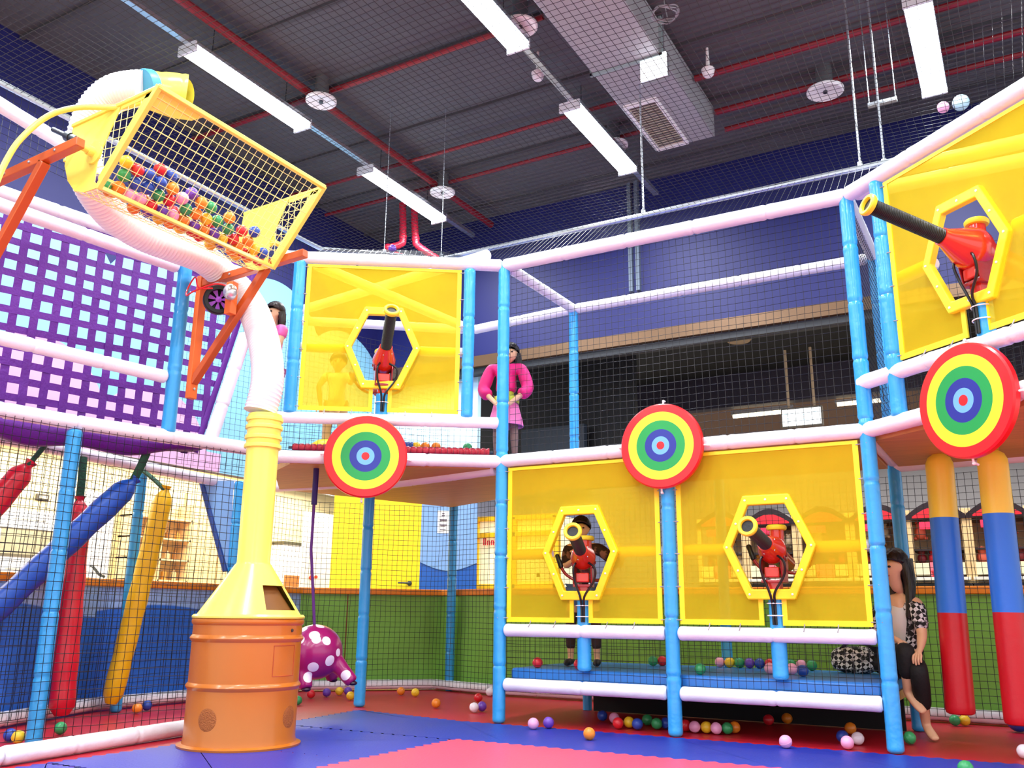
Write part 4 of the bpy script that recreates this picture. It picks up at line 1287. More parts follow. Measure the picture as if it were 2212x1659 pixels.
R45 = Matrix.Rotation(math.atan2(F_[1] - BF[1], F_[0] - BF[0]) * -1, 3, 'Y')
def bar(p, q, th=.03):
    p = Vector(p); q = Vector(q); d = q - p
    ax = d.normalized(); o_ = Vector((0, 1, 0)) if abs(ax.y) < .9 else Vector((1, 0, 0))
    x = ax.cross(o_).normalized(); y = ax.cross(x)
    mb.box((p + q) / 2, (d.length + th * .6, th, th), Matrix((ax, x, y)).transposed())
for w in (0, BL):
    bar(bk(F_[0], w, F_[1]), bk(BF[0], w, BF[1]), .032)
    bar(bk(F_[0], w, F_[1]), bk(RT[0], w, RT[1]), .022)
bar(bk(F_[0], 0, F_[1]), bk(F_[0], BL, F_[1]), .030)
bar(bk(BF[0], 0, BF[1]), bk(BF[0], BL, BF[1]), .026)
bar(bk(RL[0], 0, RL[1]), bk(RL[0], BL, RL[1]), .022)
mb.build('frame', P_YEL, t, smooth=0, bevel=.004)
mb = MB()
nw, nh = 27, 12
for k in range(1, nw):
    w = BL * k / nw
    mb.tube([bk(F_[0], w, F_[1]), bk(BF[0], w, BF[1])], wire, 5)
for k in range(1, nh):
    a = lp(F_, BF, k / nh)
    mb.tube([bk(a[0], 0, a[1]), bk(a[0], BL, a[1])], wire * (1.6 if k in (4,) else 1), 5)
mb.build('front_wire_mesh', P_YELW, t)
mb = MB()
bot = [BF, lp(BF, BR, .5), BR, (-.20, -.175), (-.28, -.09), (-.33, .02), RL]
for k in range(1, nw):
    w = BL * k / nw
    mb.tube([bk(p, w, q) for p, q in bot], wire, 5)
for a in bot[1:-1]:
    mb.tube([bk(a[0], 0, a[1]), bk(a[0], BL, a[1])], wire, 5)
mb.build('bottom_wire_mesh', P_YELW, t)
# gusset under the spout on the front
mb = MB(); mb.prism([bk(F_[0] - .01, .02, F_[1] - .01), bk(F_[0] - .01, .34, F_[1] - .01), bk(F_[0] - .045, .28, F_[1] - .055), bk(F_[0] - .075, .16, F_[1] - .09), bk(F_[0] - .09, .02, F_[1] - .11)], (-.006, 0, .006)); mb.build('corner_gusset', P_YEL, t, smooth=0)
for w, s_ in ((0, -1), (BL, 1)):
    mb = MB(); mb.lathe([(.07, 0), (.07, .014), (.03, .018), (.03, .05), (.02, .05), (.02, .13), (0, .13)], bk(-.05, w, .03), (0, s_, 0), 20); mb.build('pivot_shaft', P_YEL, t)
mb = MB(); mb.tube(catmull(LEVER, 5), .017, 12); mb.build('counterweight_lever', P_YEL, t)
mb = MB(); bo0, bo1 = Vector((-4.955, 2.935, 3.683)), Vector((-4.70, 2.945, 3.54)); bd = (bo1 - bo0).normalized()
mb.lathe([(.016, 0), (.016, .17), (.034, .17), (.034, .22), (.028, .22), (.028, .28)], bo0, bd, 16); lab(mb.build('tilt_bolt', DSTEEL, t), 'grey threaded bolt')

# orange wall brackets
def bracket(wc, u0, u1, za, zd, ud, label, extra=0):
    t = thing('wall_bracket', label, 'bracket', (u0, wc, zd), 'orange bucket brackets')
    nb = MB()
    def bar2(p, q, th, b=.055):
        p = Vector(p); q = Vector(q); d = q - p; ax = d.normalized(); x = Vector((0, 1, 0)); y = ax.cross(x).normalized()
        nb.box((p + q) / 2, (d.length, b, th), Matrix((ax, x, y)).transposed())
    bar2((u0, wc, za), (u1, wc, za + extra), .055); nb.build('arm', P_REDOR, t, bevel=.004)
    nb = MB(); bar2((u0, wc, zd), (ud, wc, za + extra * .6 - .02), .05); nb.build('strut', P_REDOR, t, bevel=.004)
    nb = MB(); nb.boxr((u0 - .035, wc - .035, zd - .12), (u0 + .012, wc + .035, za + .06)); nb.build('wall_plate', mat('bracket_plate_orange', 'E8702A', .4), t, bevel=.004)
    nb = MB()
    for x in (.3, .55, .8):
        nb.lathe([(.009, 0), (.009, .006), (0, .009)], (u0 + (u1 - u0) * x, wc - .028, za + extra * x), (0, -1, 0), 8)
    nb.lathe([(.01, 0), (.01, .008), (0, .011)], (u0 + .012, wc, zd - .05), (1, 0, 0), 8)
    nb.build_each('bolt', STEEL, t)
bracket(2.80, -5.40, -4.44, 3.33, 2.45, -4.76, 'orange bracket holding left end of the bucket', .06)
bracket(4.375, -5.165, -4.16, 3.185, 2.42, -4.52, 'orange bracket on blue post holding right end of the bucket', .05)
# blower and its cable beside the right bracket
t = thing('blower_unit', 'small round blower with orange plate behind the right bracket', 'blower', (-4.88, 4.25, 2.87))
ax = Vector((.8, -.6, -.1)).normalized(); bc = Vector((-4.90, 4.30, 2.99))
mb = MB(); mb.lathe([(.075, -.03), (.10, -.03), (.108, -.02), (.108, .02), (.10, .03), (.075, .03), (.07, 0), (.075, -.03)], bc, ax, 36); mb.build('rim', BLACK, t)
mb = MB()
x = ax.cross(Vector((0, 0, 1))).normalized(); y = x.cross(ax)
for k in range(7):
    a = 2 * PI * k / 7
    e = x * math.cos(a) + y * math.sin(a); e2 = x * math.cos(a + .5) + y * math.sin(a + .5)
    mb.prism([bc + e * .02, bc + e * .075, bc + e2 * .075, bc + e2 * .02], ax * .004)
mb.lathe([(.022, -.015), (.022, .02), (0, .025)], bc, ax, 16); mb.build('impeller', mat('impeller_violet', '9A48C8', .4), t)
mb = MB(); mb.boxr((-4.80, 4.27, 2.86), (-4.74, 4.33, 3.10)); mb.build('mount_plate', mat('bracket_plate_orange', 'E8702A', .4), t, bevel=.003)
mb = MB(); mb.ball((-4.72, 4.24, 3.0), .05, 16, 10, (1, 1, 1.2)); mb.build('motor', STEEL, t)
mb = MB(); mb.tube(catmull([(-4.74, 4.28, 3.05), (-4.86, 4.22, 3.08), (-5.0, 4.16, 3.03), (-5.1, 4.18, 3.02), (-5.14, 4.22, 3.10), (-5.05, 4.2, 3.16), (-4.98, 4.18, 3.06), (-4.86, 4.2, 3.04)], 6), .006, 8)
tag(mb.build('red_cable', mat('cable_red', 'E01E28', .35)), 'loose loop of red cable by the blower', 'cable')

# hose and spout
hs_ = catmull(HOSE, 24)
pts = [hs_[0]]
for p in hs_[1:]:
    while (p - pts[-1]).length > .0085:
        pts.append(pts[-1] + (p - pts[-1]).normalized() * .0085)
rs = [.108 + .0045 * (1 if i % 3 == 0 else -.35) for i in range(len(pts))]
m = mat('hose_white', 'F2F2F6', .3, coat=.2, trans=0.0)
mb = MB(); mb.tube(pts, rs, 28)
tag(mb.build('ribbed_hose', m), 'white ribbed hose from yellow tube up to the bucket', 'hose')
t = thing('hose_spout', 'yellow spout at the upper end of white hose', 'spout', SPOUT[0])
mb = MB(); mb.tube(catmull(SPOUT, 5), [.112 + .003 * (i > 6) + .006 * (i > 12) for i in range(16)], 28, caps=False); mb.build('pipe', P_YEL, t)
d_ = (Vector(SPOUT[1]) - Vector(SPOUT[0])).normalized()
mb = MB(); mb.lathe([(.1135, -.03), (.119, -.02), (.119, .025), (.1135, .03)], Vector(SPOUT[0]), d_, 28); mb.build('blue_tape', mat('tape_blue', '4FA6CC', .4), t)
mb = MB(); mb.lathe([(0, 0), (.10, 0)], Vector(SPOUT[-1]) - d_ * .01, d_, 28); mb.build('outlet', P_YEL, t)

# =================================================================== DRUM WITH CONE AND TUBE
DC = Vector((-4.415, 4.37, 0))
t = thing('blower_drum', 'orange metal drum with yellow cone hood and upright tube', 'drum', tuple(DC))
mb = MB()
prof = [(0, 0.004), (.372, .0), (.375, .012), (.345, .022), (.338, .05)]
def hoop(z): return [(.338, z - .022), (.349, z - .008), (.352, z), (.349, z + .008), (.338, z + .022)]
prof += hoop(.355) + hoop(.640) + [(.338, .72), (.346, .728), (.350, .742), (.346, .756), (.335, .76), (0, .76)]
mb.lathe(prof, DC, seg=72); mb.build('drum_body', P_ORANGE, t)
fd = Vector((.711, -.703, 0)); rd = Vector((.703, .711, 0))
# cone as a shell with a cut-out opening
z0, z1, r0, r1 = .762, 1.10, .338, .115
def cone_pt(phi, k, dr=0.0):
    e = fd * math.cos(phi) + rd * math.sin(phi)
    r = r0 + (r1 - r0) * k + dr
    return DC + e * r + Vector((0, 0, z0 + (z1 - z0) * k))
PH, KH = 96, 20
def hole(i, j):
    phi = (i + .5) / PH * 2 * PI; phi = phi if phi < PI else phi - 2 * PI
    k = (j + .5) / KH
    if not (.30 < phi < 1.32 and .155 < k < .60): return False
    cx, cy = (.81, .3775); dx, dy = abs(phi - cx) - .41, abs(k - cy) - .14
    return not (dx > 0 and dy > 0 and (dx / .1) ** 2 + (dy / .0825) ** 2 > 1)
mb = MB(); vid = {}; V = []; Fc = []
for layer, dr in ((0, 0), (1, -.012)):
    for j in range(KH + 1):
        for i in range(PH):
            vid[(layer, i, j)] = len(V); V.append(cone_pt(i / PH * 2 * PI, j / KH, dr))
for j in range(KH):
    for i in range(PH):
        i2 = (i + 1) % PH
        if hole(i, j): continue
        for ly in (0, 1):
            Fc.append((vid[(ly, i, j)], vid[(ly, i2, j)], vid[(ly, i2, j + 1)], vid[(ly, i, j + 1)]))
        for (a, b, ii, jj) in (((i, j), (i, j + 1), i - 1, j), ((i2, j), (i2, j + 1), i + 1, j), ((i, j), (i2, j), i, j - 1), ((i, j + 1), (i2, j + 1), i, j + 1)):
            if 0 <= jj < KH and hole(ii % PH, jj):
                Fc.append((vid[(0, *a)], vid[(0, *b)], vid[(1, *b)], vid[(1, *a)]))
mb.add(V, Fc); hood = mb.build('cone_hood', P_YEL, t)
mb = MB(); mb.lathe([(.30, .765), (.20, .90), (.10, 1.05)], DC, seg=48); mb.build('hood_dark_inside', mat('hood_inside_shade', '7A4A10', .6), hood)  # added inner cone, browned for the shade inside the opening
mb = MB(); mb.lathe([(.338, .758), (.350, .762), (.352, .772), (.340, .785)], DC, seg=72); mb.build('hood_rim', P_YEL, hood)
mb = MB(); mb.lathe([(.115, 1.095), (.112, 1.10), (.106, 1.115), (.106, 2.0), (.0, 2.0)], DC, seg=40)
tube = mb.build('upright_tube', P_YEL, t)
mb = MB()
for z in (1.88, 1.94, 2.01, 2.065):
    mb.lathe([(.106, z - .016), (.122, z - .012), (.124, z), (.122, z + .012), (.106, z + .016)], DC, seg=40)
mb.lathe([(.106, 1.86), (.112, 1.87), (.112, 2.10), (.0, 2.10)], DC, seg=40)
mb.build('tube_collars', P_YEL, tube)
def drum_pt(phi, z, r): return DC + (fd * math.cos(phi) + rd * math.sin(phi)) * r + Vector((0, 0, z))
for phi in (-.62, 1.0):
    e = fd * math.cos(phi) + rd * math.sin(phi); sx = Vector((-e.y, e.x, 0))
    mb = MB(); V = []; Fc = []
    for rr_ in range(6):
        for k in range(28):
            a = 2 * PI * k / 28; rad = .066 * rr_ / 5
            ph = phi + rad * math.cos(a) / .342
            V.append(drum_pt(ph, .175 + rad * math.sin(a), .3405 if rr_ < 5 else .338))
    for rr_ in range(5):
        for k in range(28):
            l = (k + 1) % 28
            Fc.append((rr_ * 28 + k, rr_ * 28 + l, (rr_ + 1) * 28 + l, (rr_ + 1) * 28 + k))
    mb.add(V, Fc); mb.build('speaker_grille', P_ORANGED, t)
mb = MB()
for (a0, z_0, a1, z_1) in ((.50, .42, .50, .60), (.50, .42, 1.02, .42), (1.02, .42, 1.02, .60), (.50, .60, 1.02, .60)):
    mb.tube([drum_pt(a0 + (a1 - a0) * k / 6, z_0 + (z_1 - z_0) * k / 6, .3385) for k in range(7)], .0025, 6)
mb.build('access_panel_edge', mat('panel_edge_dark_orange', 'B0481A', .5), t)
mb = MB(); mb.lathe([(.010, 0), (.010, .006), (0, .008)], drum_pt(.90, .69, .338), fd * math.cos(.9) + rd * math.sin(.9), 12); mb.build('lock', DSTEEL, t)

# =================================================================== HANGING BAGS AND ROLLS
def bag(pts, r, m, label, strap_m=V_GREEN, strap_w=.036, lean_top=None):
    """pts: strap top, neck, bottom"""
    a, b, c = (Vector(p) for p in pts)
    t = thing('hanging_bag', label, 'hanging bag', tuple(c), 'hanging bags')
    d = (c - b).normalized()
    Lr = (c - b).length
    n = 26
    P = [b + d * Lr * i / n for i in range(n + 1)]
    rs = []
    for i in range(n + 1):
        x = i / n * Lr
        k = min(1, max(0, (x - .015) / .075)); e = min(1, (Lr - x) / .03 + .55)
        rs.append(r * (.30 + .70 * k ** .7) * e * (1 + .035 * math.sin(x * 21 + r * 90)))
    mb = MB(); mb.tube(P, rs, 20); mb.build('padded_roll', m, t)
    mb = MB(); mb.tube([b - d * .03, b + d * .0, b + d * .03], [.045, .03, .04], 14); mb.build('gathered_neck', m, t)
    mb = MB(); mb.tube(catmull([a, (a + b) / 2 + Vector((.004, 0, 0)), b + d * .01], 4), strap_w, 10, flat=.5); mb.build('strap', strap_m, t)
    return t
bag([(-6.39, 4.42, 1.97), (-6.378, 4.427, 1.63), (-6.315, 4.46, .05)], .088, V_RED, 'upright red hanging bag behind the left blue post')
bag([(-6.50, 5.05, 1.97), (-6.30, 5.16, 1.80), (-6.52, 5.03, .08)], .080, V_YEL, 'yellow hanging bag leaning left beside orange drum')
bag([(-5.80, 4.54, 1.98), (-5.853, 4.491, 1.754), (-6.34, 3.70, .63)], .090, V_DBLUE, 'blue roll swung far sideways across the left net')
bag([(-6.033, 3.933, 2.06), (-6.129, 3.821, 1.80), (-6.33, 3.38, .98)], .085, V_RED, 'red bag swung out past the left edge of view')
def roll(top, bot, r, zs, label):
    top = Vector(top); bot = Vector(bot); d = (bot - top).normalized(); Lr = (bot - top).length
    t = thing('striped_roll', label, 'hanging roll', tuple(bot), 'striped hanging rolls')
    cuts = [0] + [Lr * k for k in zs] + [Lr]
    for i, (nm, m) in enumerate((('yellow_section', mat('roll_yellow', 'FFEC50', .38, bump=.1)), ('blue_section', mat('roll_blue', '2C80EE', .38, bump=.1)), ('red_section', mat('roll_red', 'D01422', .38, bump=.1)))):
        a, b = cuts[i], cuts[i + 1]; n = 12
        P = [top + d * (a + (b - a) * k / n) for k in range(n + 1)]
        rs = [r] * (n + 1)
        if i == 0: rs[0] = .02; rs[1] = r * .8; rs[2] = r * .97
        if i == 2:
            P = P[:-1] + [bot - d * .03, bot - d * .008, bot]; rs = [r] * n + [r, r * .93, r * .75]
        mb = MB(); mb.tube(P, rs, 28); mb.build(nm, m, t)
    mb = MB()
    for k in range(3):
        o_ = Vector((.02 * (k - 1), .01 * k, 0))
        mb.tube(catmull([top + d * .04 + o_ * 1.5, top + o_ * 2 - d * .04, top - d * .09 + o_, top - d * .12], 4), .008, 6)
    mb.ball(top - d * .05, .022, 10, 8); mb.build('rope_knot', mat('rope_yellow', 'E0B416', .5), t)
roll((-.478, 7.09, 1.965), (-.516, 7.067, .178), .094, (.265, .63), 'striped roll hanging nearer the right post')
roll((-.135, 6.88, 1.93), (-.161, 6.867, .150), .096, (.25, .61), 'striped roll hanging at right edge of view')

# spotted animal swing
m, nt, bs = nodes_of('spotted_purple', 'A01668', .28)
bs.inputs['Coat Weight'].default_value = .3
tc = nt.nodes.new('ShaderNodeTexCoord')
SW0 = Vector((-4.95, 5.69, .22)); bc = Vector((-4.99, 5.67, .50)); acc = None
tw_, rt_ = Vector((.66, -.75, 0)), Vector((.75, .66, 0))
for (r_, u_, rad, back) in ((-.10, .17, .036, 0), (-.01, .13, .042, 0), (.005, .10, .036, 0), (-.11, .09, .034, 0), (.085, .09, .036, 0), (.03, .20, .034, 0), (-.005, -.105, .042, 0), (.12, -.06, .042, 0), (-.17, .16, .034, 0),
                            (-.08, .1, .045, 1), (.09, .05, .045, 1), (0, -.05, .045, 1), (.18, .0, .03, 0), (-.17, -.05, .035, 0)):
    d2 = max(.002, .213 ** 2 - r_ ** 2 - u_ ** 2) ** .5
    p_ = bc + rt_ * r_ + Vector((0, 0, u_)) + tw_ * d2 * (-1 if back else 1) - SW0
    vd = nt.nodes.new('ShaderNodeVectorMath'); vd.operation = 'DISTANCE'; vd.inputs[1].default_value = p_
    nt.links.new(tc.outputs['Object'], vd.inputs[0])
    lt = math_n(nt, 'LESS_THAN', vd.outputs['Value'], v=rad)
    acc = lt if acc is None else math_n(nt, 'MAXIMUM', acc, lt)
for p_ in ((-4.905, 5.52, .32), (-4.80, 5.745, .40), (-4.73, 5.75, .33)):
    vd = nt.nodes.new('ShaderNodeVectorMath'); vd.operation = 'DISTANCE'; vd.inputs[1].default_value = Vector(p_) - SW0
    nt.links.new(tc.outputs['Object'], vd.inputs[0]); acc = math_n(nt, 'MAXIMUM', acc, math_n(nt, 'LESS_THAN', vd.outputs['Value'], v=.04))
nt.links.new(ramp2(nt, acc, 'A01668', 'F6E8F4', .5, .05), bs.inputs['Base Color'])
SPOT = m
t = thing('animal_swing', 'purple inflatable animal swing with white spots hanging on rope', 'swing', (-4.95, 5.69, .22))
mb = MB(); bc = Vector((-4.99, 5.67, .50))
mb.ball(bc, .215, 28, 18, (1.0, 1.05, .98))
for (a, b) in (((-5.02, 5.56, .46), (-4.93, 5.53, .235)), ((-4.85, 5.74, .44), (-4.70, 5.80, .275)), ((-5.16, 5.62, .44), (-5.22, 5.58, .26)), ((-5.02, 5.86, .44), (-5.0, 5.92, .28))):
    a = Vector(a); b = Vector(b); mb.tube([a, a.lerp(b, .5), a.lerp(b, .95), b], [.072, .058, .053, .043], 16)
mb.ball((-5.20, 5.75, .46), .11, 18, 12)
ob = mb.build('body', SPOT, t)
md = ob.modifiers.new('fuse', 'REMESH'); md.mode = 'VOXEL'; md.voxel_size = .012; md.use_smooth_shade = True
ms = ob.modifiers.new('soft', 'SMOOTH'); ms.iterations = 6
mb = MB()
for b in ((-4.93, 5.53, .230), (-4.70, 5.80, .270), (-5.22, 5.58, .255), (-5.0, 5.92, .275)):
    mb.ball(b, .037, 14, 8, (1, 1, .5))
mb.build('hoof', mat('hoof_dark', '2A0A26', .4), t)
mb = MB(); mb.tube([(-5.063, 5.634, 1.97), (-5.064, 5.634, 1.3), (-5.00, 5.66, .69)], .012, 8); mb.build('rope', mat('rope_purple', '5A1E78', .6), t)
mb = MB(); mb.tube([(-5.063, 5.634, 1.98), (-5.0635, 5.634, 1.66)], .024, 10); mb.build('rope_sleeve', mat('rope_sleeve_indigo', '2A1464', .6), t)

# =================================================================== BALLS
ORD = ['', 'second ', 'third ', 'fourth ', 'fifth ', 'sixth ', 'seventh ', 'eighth ', 'ninth ', 'tenth ', 'eleventh ', 'twelfth ', 'thirteenth ', 'fourteenth ', 'fifteenth ', 'sixteenth ', 'seventeenth ', 'eighteenth ', 'nineteenth ', 'twentieth ']
def px_x(p):          # left-to-right order as seen from the photograph's viewpoint
    q = camo.matrix_world.inverted() @ Vector(p)
    return q.x / -q.z
def place_balls(lst, where, group):
    by = {}
    for (p, c) in lst: by.setdefault(c, []).append(p)
    for c, ps in by.items():
        ps.sort(key=px_x)
        for i, p in enumerate(ps):
            o = ball_obj(p, c)
            if len(ps) == 1: lb = 'only %s plastic ball %s' % (c, where)
            elif i == 0: lb = 'leftmost %s plastic ball %s' % (c, where)
            elif i == len(ps) - 1: lb = 'rightmost %s plastic ball %s' % (c, where)
            else: lb = '%s%s plastic ball from the left %s' % (ORD[i], c, where)
            tag(o, lb, 'ball', group)
def spread(ps, r=.0405, it=60, lock=(2,)):
    ps = [[Vector(p), c] for p, c in ps]
    for _ in range(it):
        for i in range(len(ps)):
            for j in range(i):
                d = ps[i][0] - ps[j][0]
                for k in lock: d[k] = 0
                l = d.length
                if 1e-6 < l < 2 * r:
                    e = d / l * (2 * r - l) / 2
                    ps[i][0] += e; ps[j][0] -= e
    return [(p, c) for p, c in ps]
fl = spread([((u, w, .0403), c) for u, w, c in FLOOR_BALLS])
left = [x for x in fl if px_x(x[0]) < px_x((-4.42, 4.37, .04))]
mid = [x for x in fl if x not in left and x[0].x < -3.8]
under = [x for x in fl if x not in left and x not in mid and -3.62 < x[0].x < -.86 and x[0].y > 6.22]
rest = [x for x in fl if x not in left and x not in mid and x not in under]
place_balls(left, 'on the left floor behind the net', 'balls on the left floor')
place_balls(mid, 'on red floor between drum and centre post', 'balls on the middle floor')
place_balls(under, 'on floor under the step platform', 'balls under the step platform')
place_balls(rest, 'on open floor outside the platform', 'balls on the open floor')
place_balls(spread([((u, min(max(w, 6.44), 7.54), .4405), c) for u, w, c in MAT_BALLS]), 'lying on the blue step platform', 'balls on the step platform')
place_balls([((u, w, z), c) for u, w, z, c in [(u, w, max(2.1605, z * 0 + 2.1605), c) for u, w, c in DECK_BALLS]], 'on the upper deck behind the red roller', 'balls on the upper deck')
ba = Vector((-.002, .992, -.127)); bp_ = Vector((1, .002, 0)); bq = Vector((0, .127, .992)); PLb = Vector((-4.451, 2.934, 3.38))
for k in range(26):
    BUCKET_BALLS.append((.10 + k * .049, -.03 - .06 * rnd.random(), -.12 - .03 * rnd.random() + .09 * (k / 26), rnd.choice(['orange', 'yellow', 'orange', 'yellow', 'red', 'purple'])))
bl = spread([(PLb + ba * s + bp_ * p + bq * q, c) for s, p, q, c in BUCKET_BALLS], it=80, lock=())
def keep_in(p):
    p = p - BO
    p.y = min(max(p.y, .05), BL - .05)
    p.z = max(p.z, -.160)
    lim = .03 + (p.z + .205) * .817 - .056     # stay behind the sloping wire front
    p.x = min(p.x, lim)
    return p + BO
for _ in range(6):
    bl = [(keep_in(p), c) for p, c in bl]
    bl = spread(bl, it=20, lock=())
bl = [(keep_in(p), c) for p, c in bl]
place_balls(bl, 'inside the yellow wire bucket', 'balls in the bucket')
tag(ball_obj((-.156, 6.30, 4.243), 'pink'), 'pink plastic ball lying on the overhead net at upper right', 'ball', 'balls on the overhead net')
tag(ball_obj((-.045, 6.32, 4.258), 'sky', .055), 'larger pale blue ball lying on the overhead net at upper right', 'ball', 'balls on the overhead net')
tag(ball_obj((-5.05, 6.50, 4.243), 'purple'), 'purple plastic ball on the overhead net near red standpipes', 'ball', 'balls on the overhead net')
tag(ball_obj((-.20, 7.95, .085), 'blue', .085), 'big dark blue ball on floor between the striped rolls', 'ball')

# =================================================================== BACKGROUND THINGS
# hanging lit board, lamps and discs in the hall behind
t = thing('hanging_lightbox', 'white lit board hanging on two rods in the hall behind', 'sign', (-2.62, 13.0, 3.45))
mb = MB(); mb.boxr((-2.89, 13.0, 3.45), (-2.31, 13.08, 3.74)); mb.build('case', mat('case_grey', '7A746C', .5), t, bevel=.01)
mb = MB(); mb.boxr((-2.87, 12.992, 3.47), (-2.33, 13.0, 3.71)); mb.build('lit_panel', mat('lit_panel', 'FFFFFF', .5, emit='F0FAFF', estr=1.6), t)
mb = MB()
for (x, z, w_, h_) in ((-2.82, 3.64, .05, .02), (-2.81, 3.58, .06, .025), (-2.80, 3.52, .06, .02), (-2.58, 3.62, .1, .015), (-2.56, 3.55, .14, .02), (-2.41, 3.6, .05, .09)):
    mb.boxr((x - w_ / 2, 12.988, z - h_ / 2), (x + w_ / 2, 12.992, z + h_ / 2))
mb.build_each('faint_mark', mat('faint_marks', 'CFEFF6', .5, emit='CFEFF6', estr=1.0), t)
mb = MB()
for x in (-2.78, -2.42): mb.tube([(x, 13.04, 3.74), (x, 13.04, 4.65)], .02, 8)
mb.build_each('rod', mat('rod_warm', 'C9B090', .5), t)
for (u, w, z, ln, lb) in ((-3.50, 14.4, 4.0, .95, 'warm lamp tube in far hall left of the hanging board'), (-1.85, 14.4, 4.03, .95, 'warm lamp tube in far hall right of the hanging board')):
    t = thing('hall_lamp', lb, 'ceiling lamp', (u, w, z), 'hall lamps')
    mb = MB(); mb.tube([(u - ln / 2, w, z), (u + ln / 2, w, z)], .03, 12); mb.build('tube', mat('warm_lamp', 'FFF4DC', .5, emit='FFE9C0', estr=3.5), t)
    mb = MB(); mb.boxr((u - ln / 2 - .03, w - .03, z + .03), (u + ln / 2 + .03, w + .03, 4.1)); mb.build('housing', STEEL, t)
ld = bpy.data.lights.new('hall_light', 'AREA'); ld.shape = 'RECTANGLE'; ld.size = 6; ld.size_y = 3; ld.energy = 150; ld.color = (1, .93, .82)
lo = bpy.data.objects.new('hall_light', ld); C.objects.link(lo); lo.location = (-1.5, 17.0, 4.0)
ld = bpy.data.lights.new('arcade_light', 'AREA'); ld.shape = 'RECTANGLE'; ld.size = 5; ld.size_y = .3; ld.energy = 60; ld.color = (1, .94, .88)
lo = bpy.data.objects.new('arcade_light', ld); C.objects.link(lo); lo.location = (-1.2, 9.2, 3.6); lo.rotation_euler = (.5, 0, 0)
ld = bpy.data.lights.new('cafe_light', 'AREA'); ld.shape = 'RECTANGLE'; ld.size = 1.6; ld.size_y = 8; ld.energy = 330; ld.color = (1, .95, .84)
lo = bpy.data.objects.new('cafe_light', ld); C.objects.link(lo); lo.location = (-8.5, 6.5, 2.53)
ld = bpy.data.lights.new('kiosk_fill', 'AREA'); ld.shape = 'RECTANGLE'; ld.size = 2.5; ld.size_y = .3; ld.energy = 14; ld.color = (1, .95, .84)  # unseen area light added to brighten the kiosk, no fixture there
lo = bpy.data.objects.new('kiosk_fill', ld); C.objects.link(lo); lo.location = (-6.0, 9.3, 3.4); lo.rotation_euler = (.7, 0, -.1)
for (u, w, lb) in ((-5.2, 11.9, 'round disc vent on dark hall ceiling at left'), (-3.15, 11.9, 'round disc vent on dark hall ceiling nearer the hanging rods')):
    t = thing('hall_vent', lb, 'vent', (u, w, 4.5), 'hall ceiling vents')
    mb = MB(); mb.lathe([(.0, 0), (.15, .0), (.17, .02), (.17, .04), (0, .05)], (u, w, 4.5), seg=28); mb.build('disc', mat('hall_disc', 'A88E70', .5), t)
    mb = MB(); mb.lathe([(.06, .04), (.06, .12)], (u, w, 4.5), seg=16); mb.build('neck', DSTEEL, t)

# yellow snack kiosk
K_Y = mat('kiosk_yellow', 'FFC414', .4); K_C = mat('kiosk_cream_glow', 'FFF6CC', .4, emit='FFF2C4', estr=.35)  # cream panels get a faint glow for brightness; they are no lamp
t = thing('snack_kiosk', 'yellow framed kiosk with cream panels beyond the green wall', 'kiosk', (-5.75, 10.2, 0))
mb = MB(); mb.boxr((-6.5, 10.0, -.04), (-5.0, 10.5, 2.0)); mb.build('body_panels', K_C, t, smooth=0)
mb = MB()
for u in (-6.48, -6.18, -5.62, -5.02):
    mb.boxr((u - .04, 9.94, -.04), (u + .04, 10.02, 2.0))
for z in (1.14, 1.78, 1.99):
    mb.boxr((-6.5, 9.94, z - .03), (-5.0, 10.02, z + .03))
mb.build('frame', K_Y, t, smooth=0, bevel=.006)
mb = MB()
for k, h_ in enumerate((.11, .06, .06, .07, .05, .06, .06)):
    u = -6.06 + k * .058
    mb.boxr((u, 9.955, 1.655), (u + .012, 9.965, 1.655 + h_))
    mb.boxr((u, 9.955, 1.655 + h_ * .8), (u + .036, 9.965, 1.655 + h_ * .8 + .012))
    mb.boxr((u + .028, 9.955, 1.655), (u + .040, 9.965, 1.655 + h_ * .9))
mb.build('red_lettering', mat('letter_red', 'DC2038', .5), t, smooth=0)
mb = MB()
for (u, z) in ((-6.36, 1.3), (-6.3, 1.2), (-6.38, 1.88), (-6.28, 1.86), (-5.9, 1.3), (-5.3, 1.25), (-5.8, 1.4)):
    mb.boxr((u, 9.985, z), (u + .05, 9.998, z + .05))
mb.build_each('menu_picture', mat('menu_brown', 'C08A4A', .5), t, smooth=0)
mb = MB(); mb.boxr((-6.44, 9.985, 1.48), (-6.22, 9.998, 1.72)); mb.boxr((-5.58, 9.985, 1.2), (-5.06, 9.998, 1.6)); mb.build_each('menu_board', WHITE, t, smooth=0)

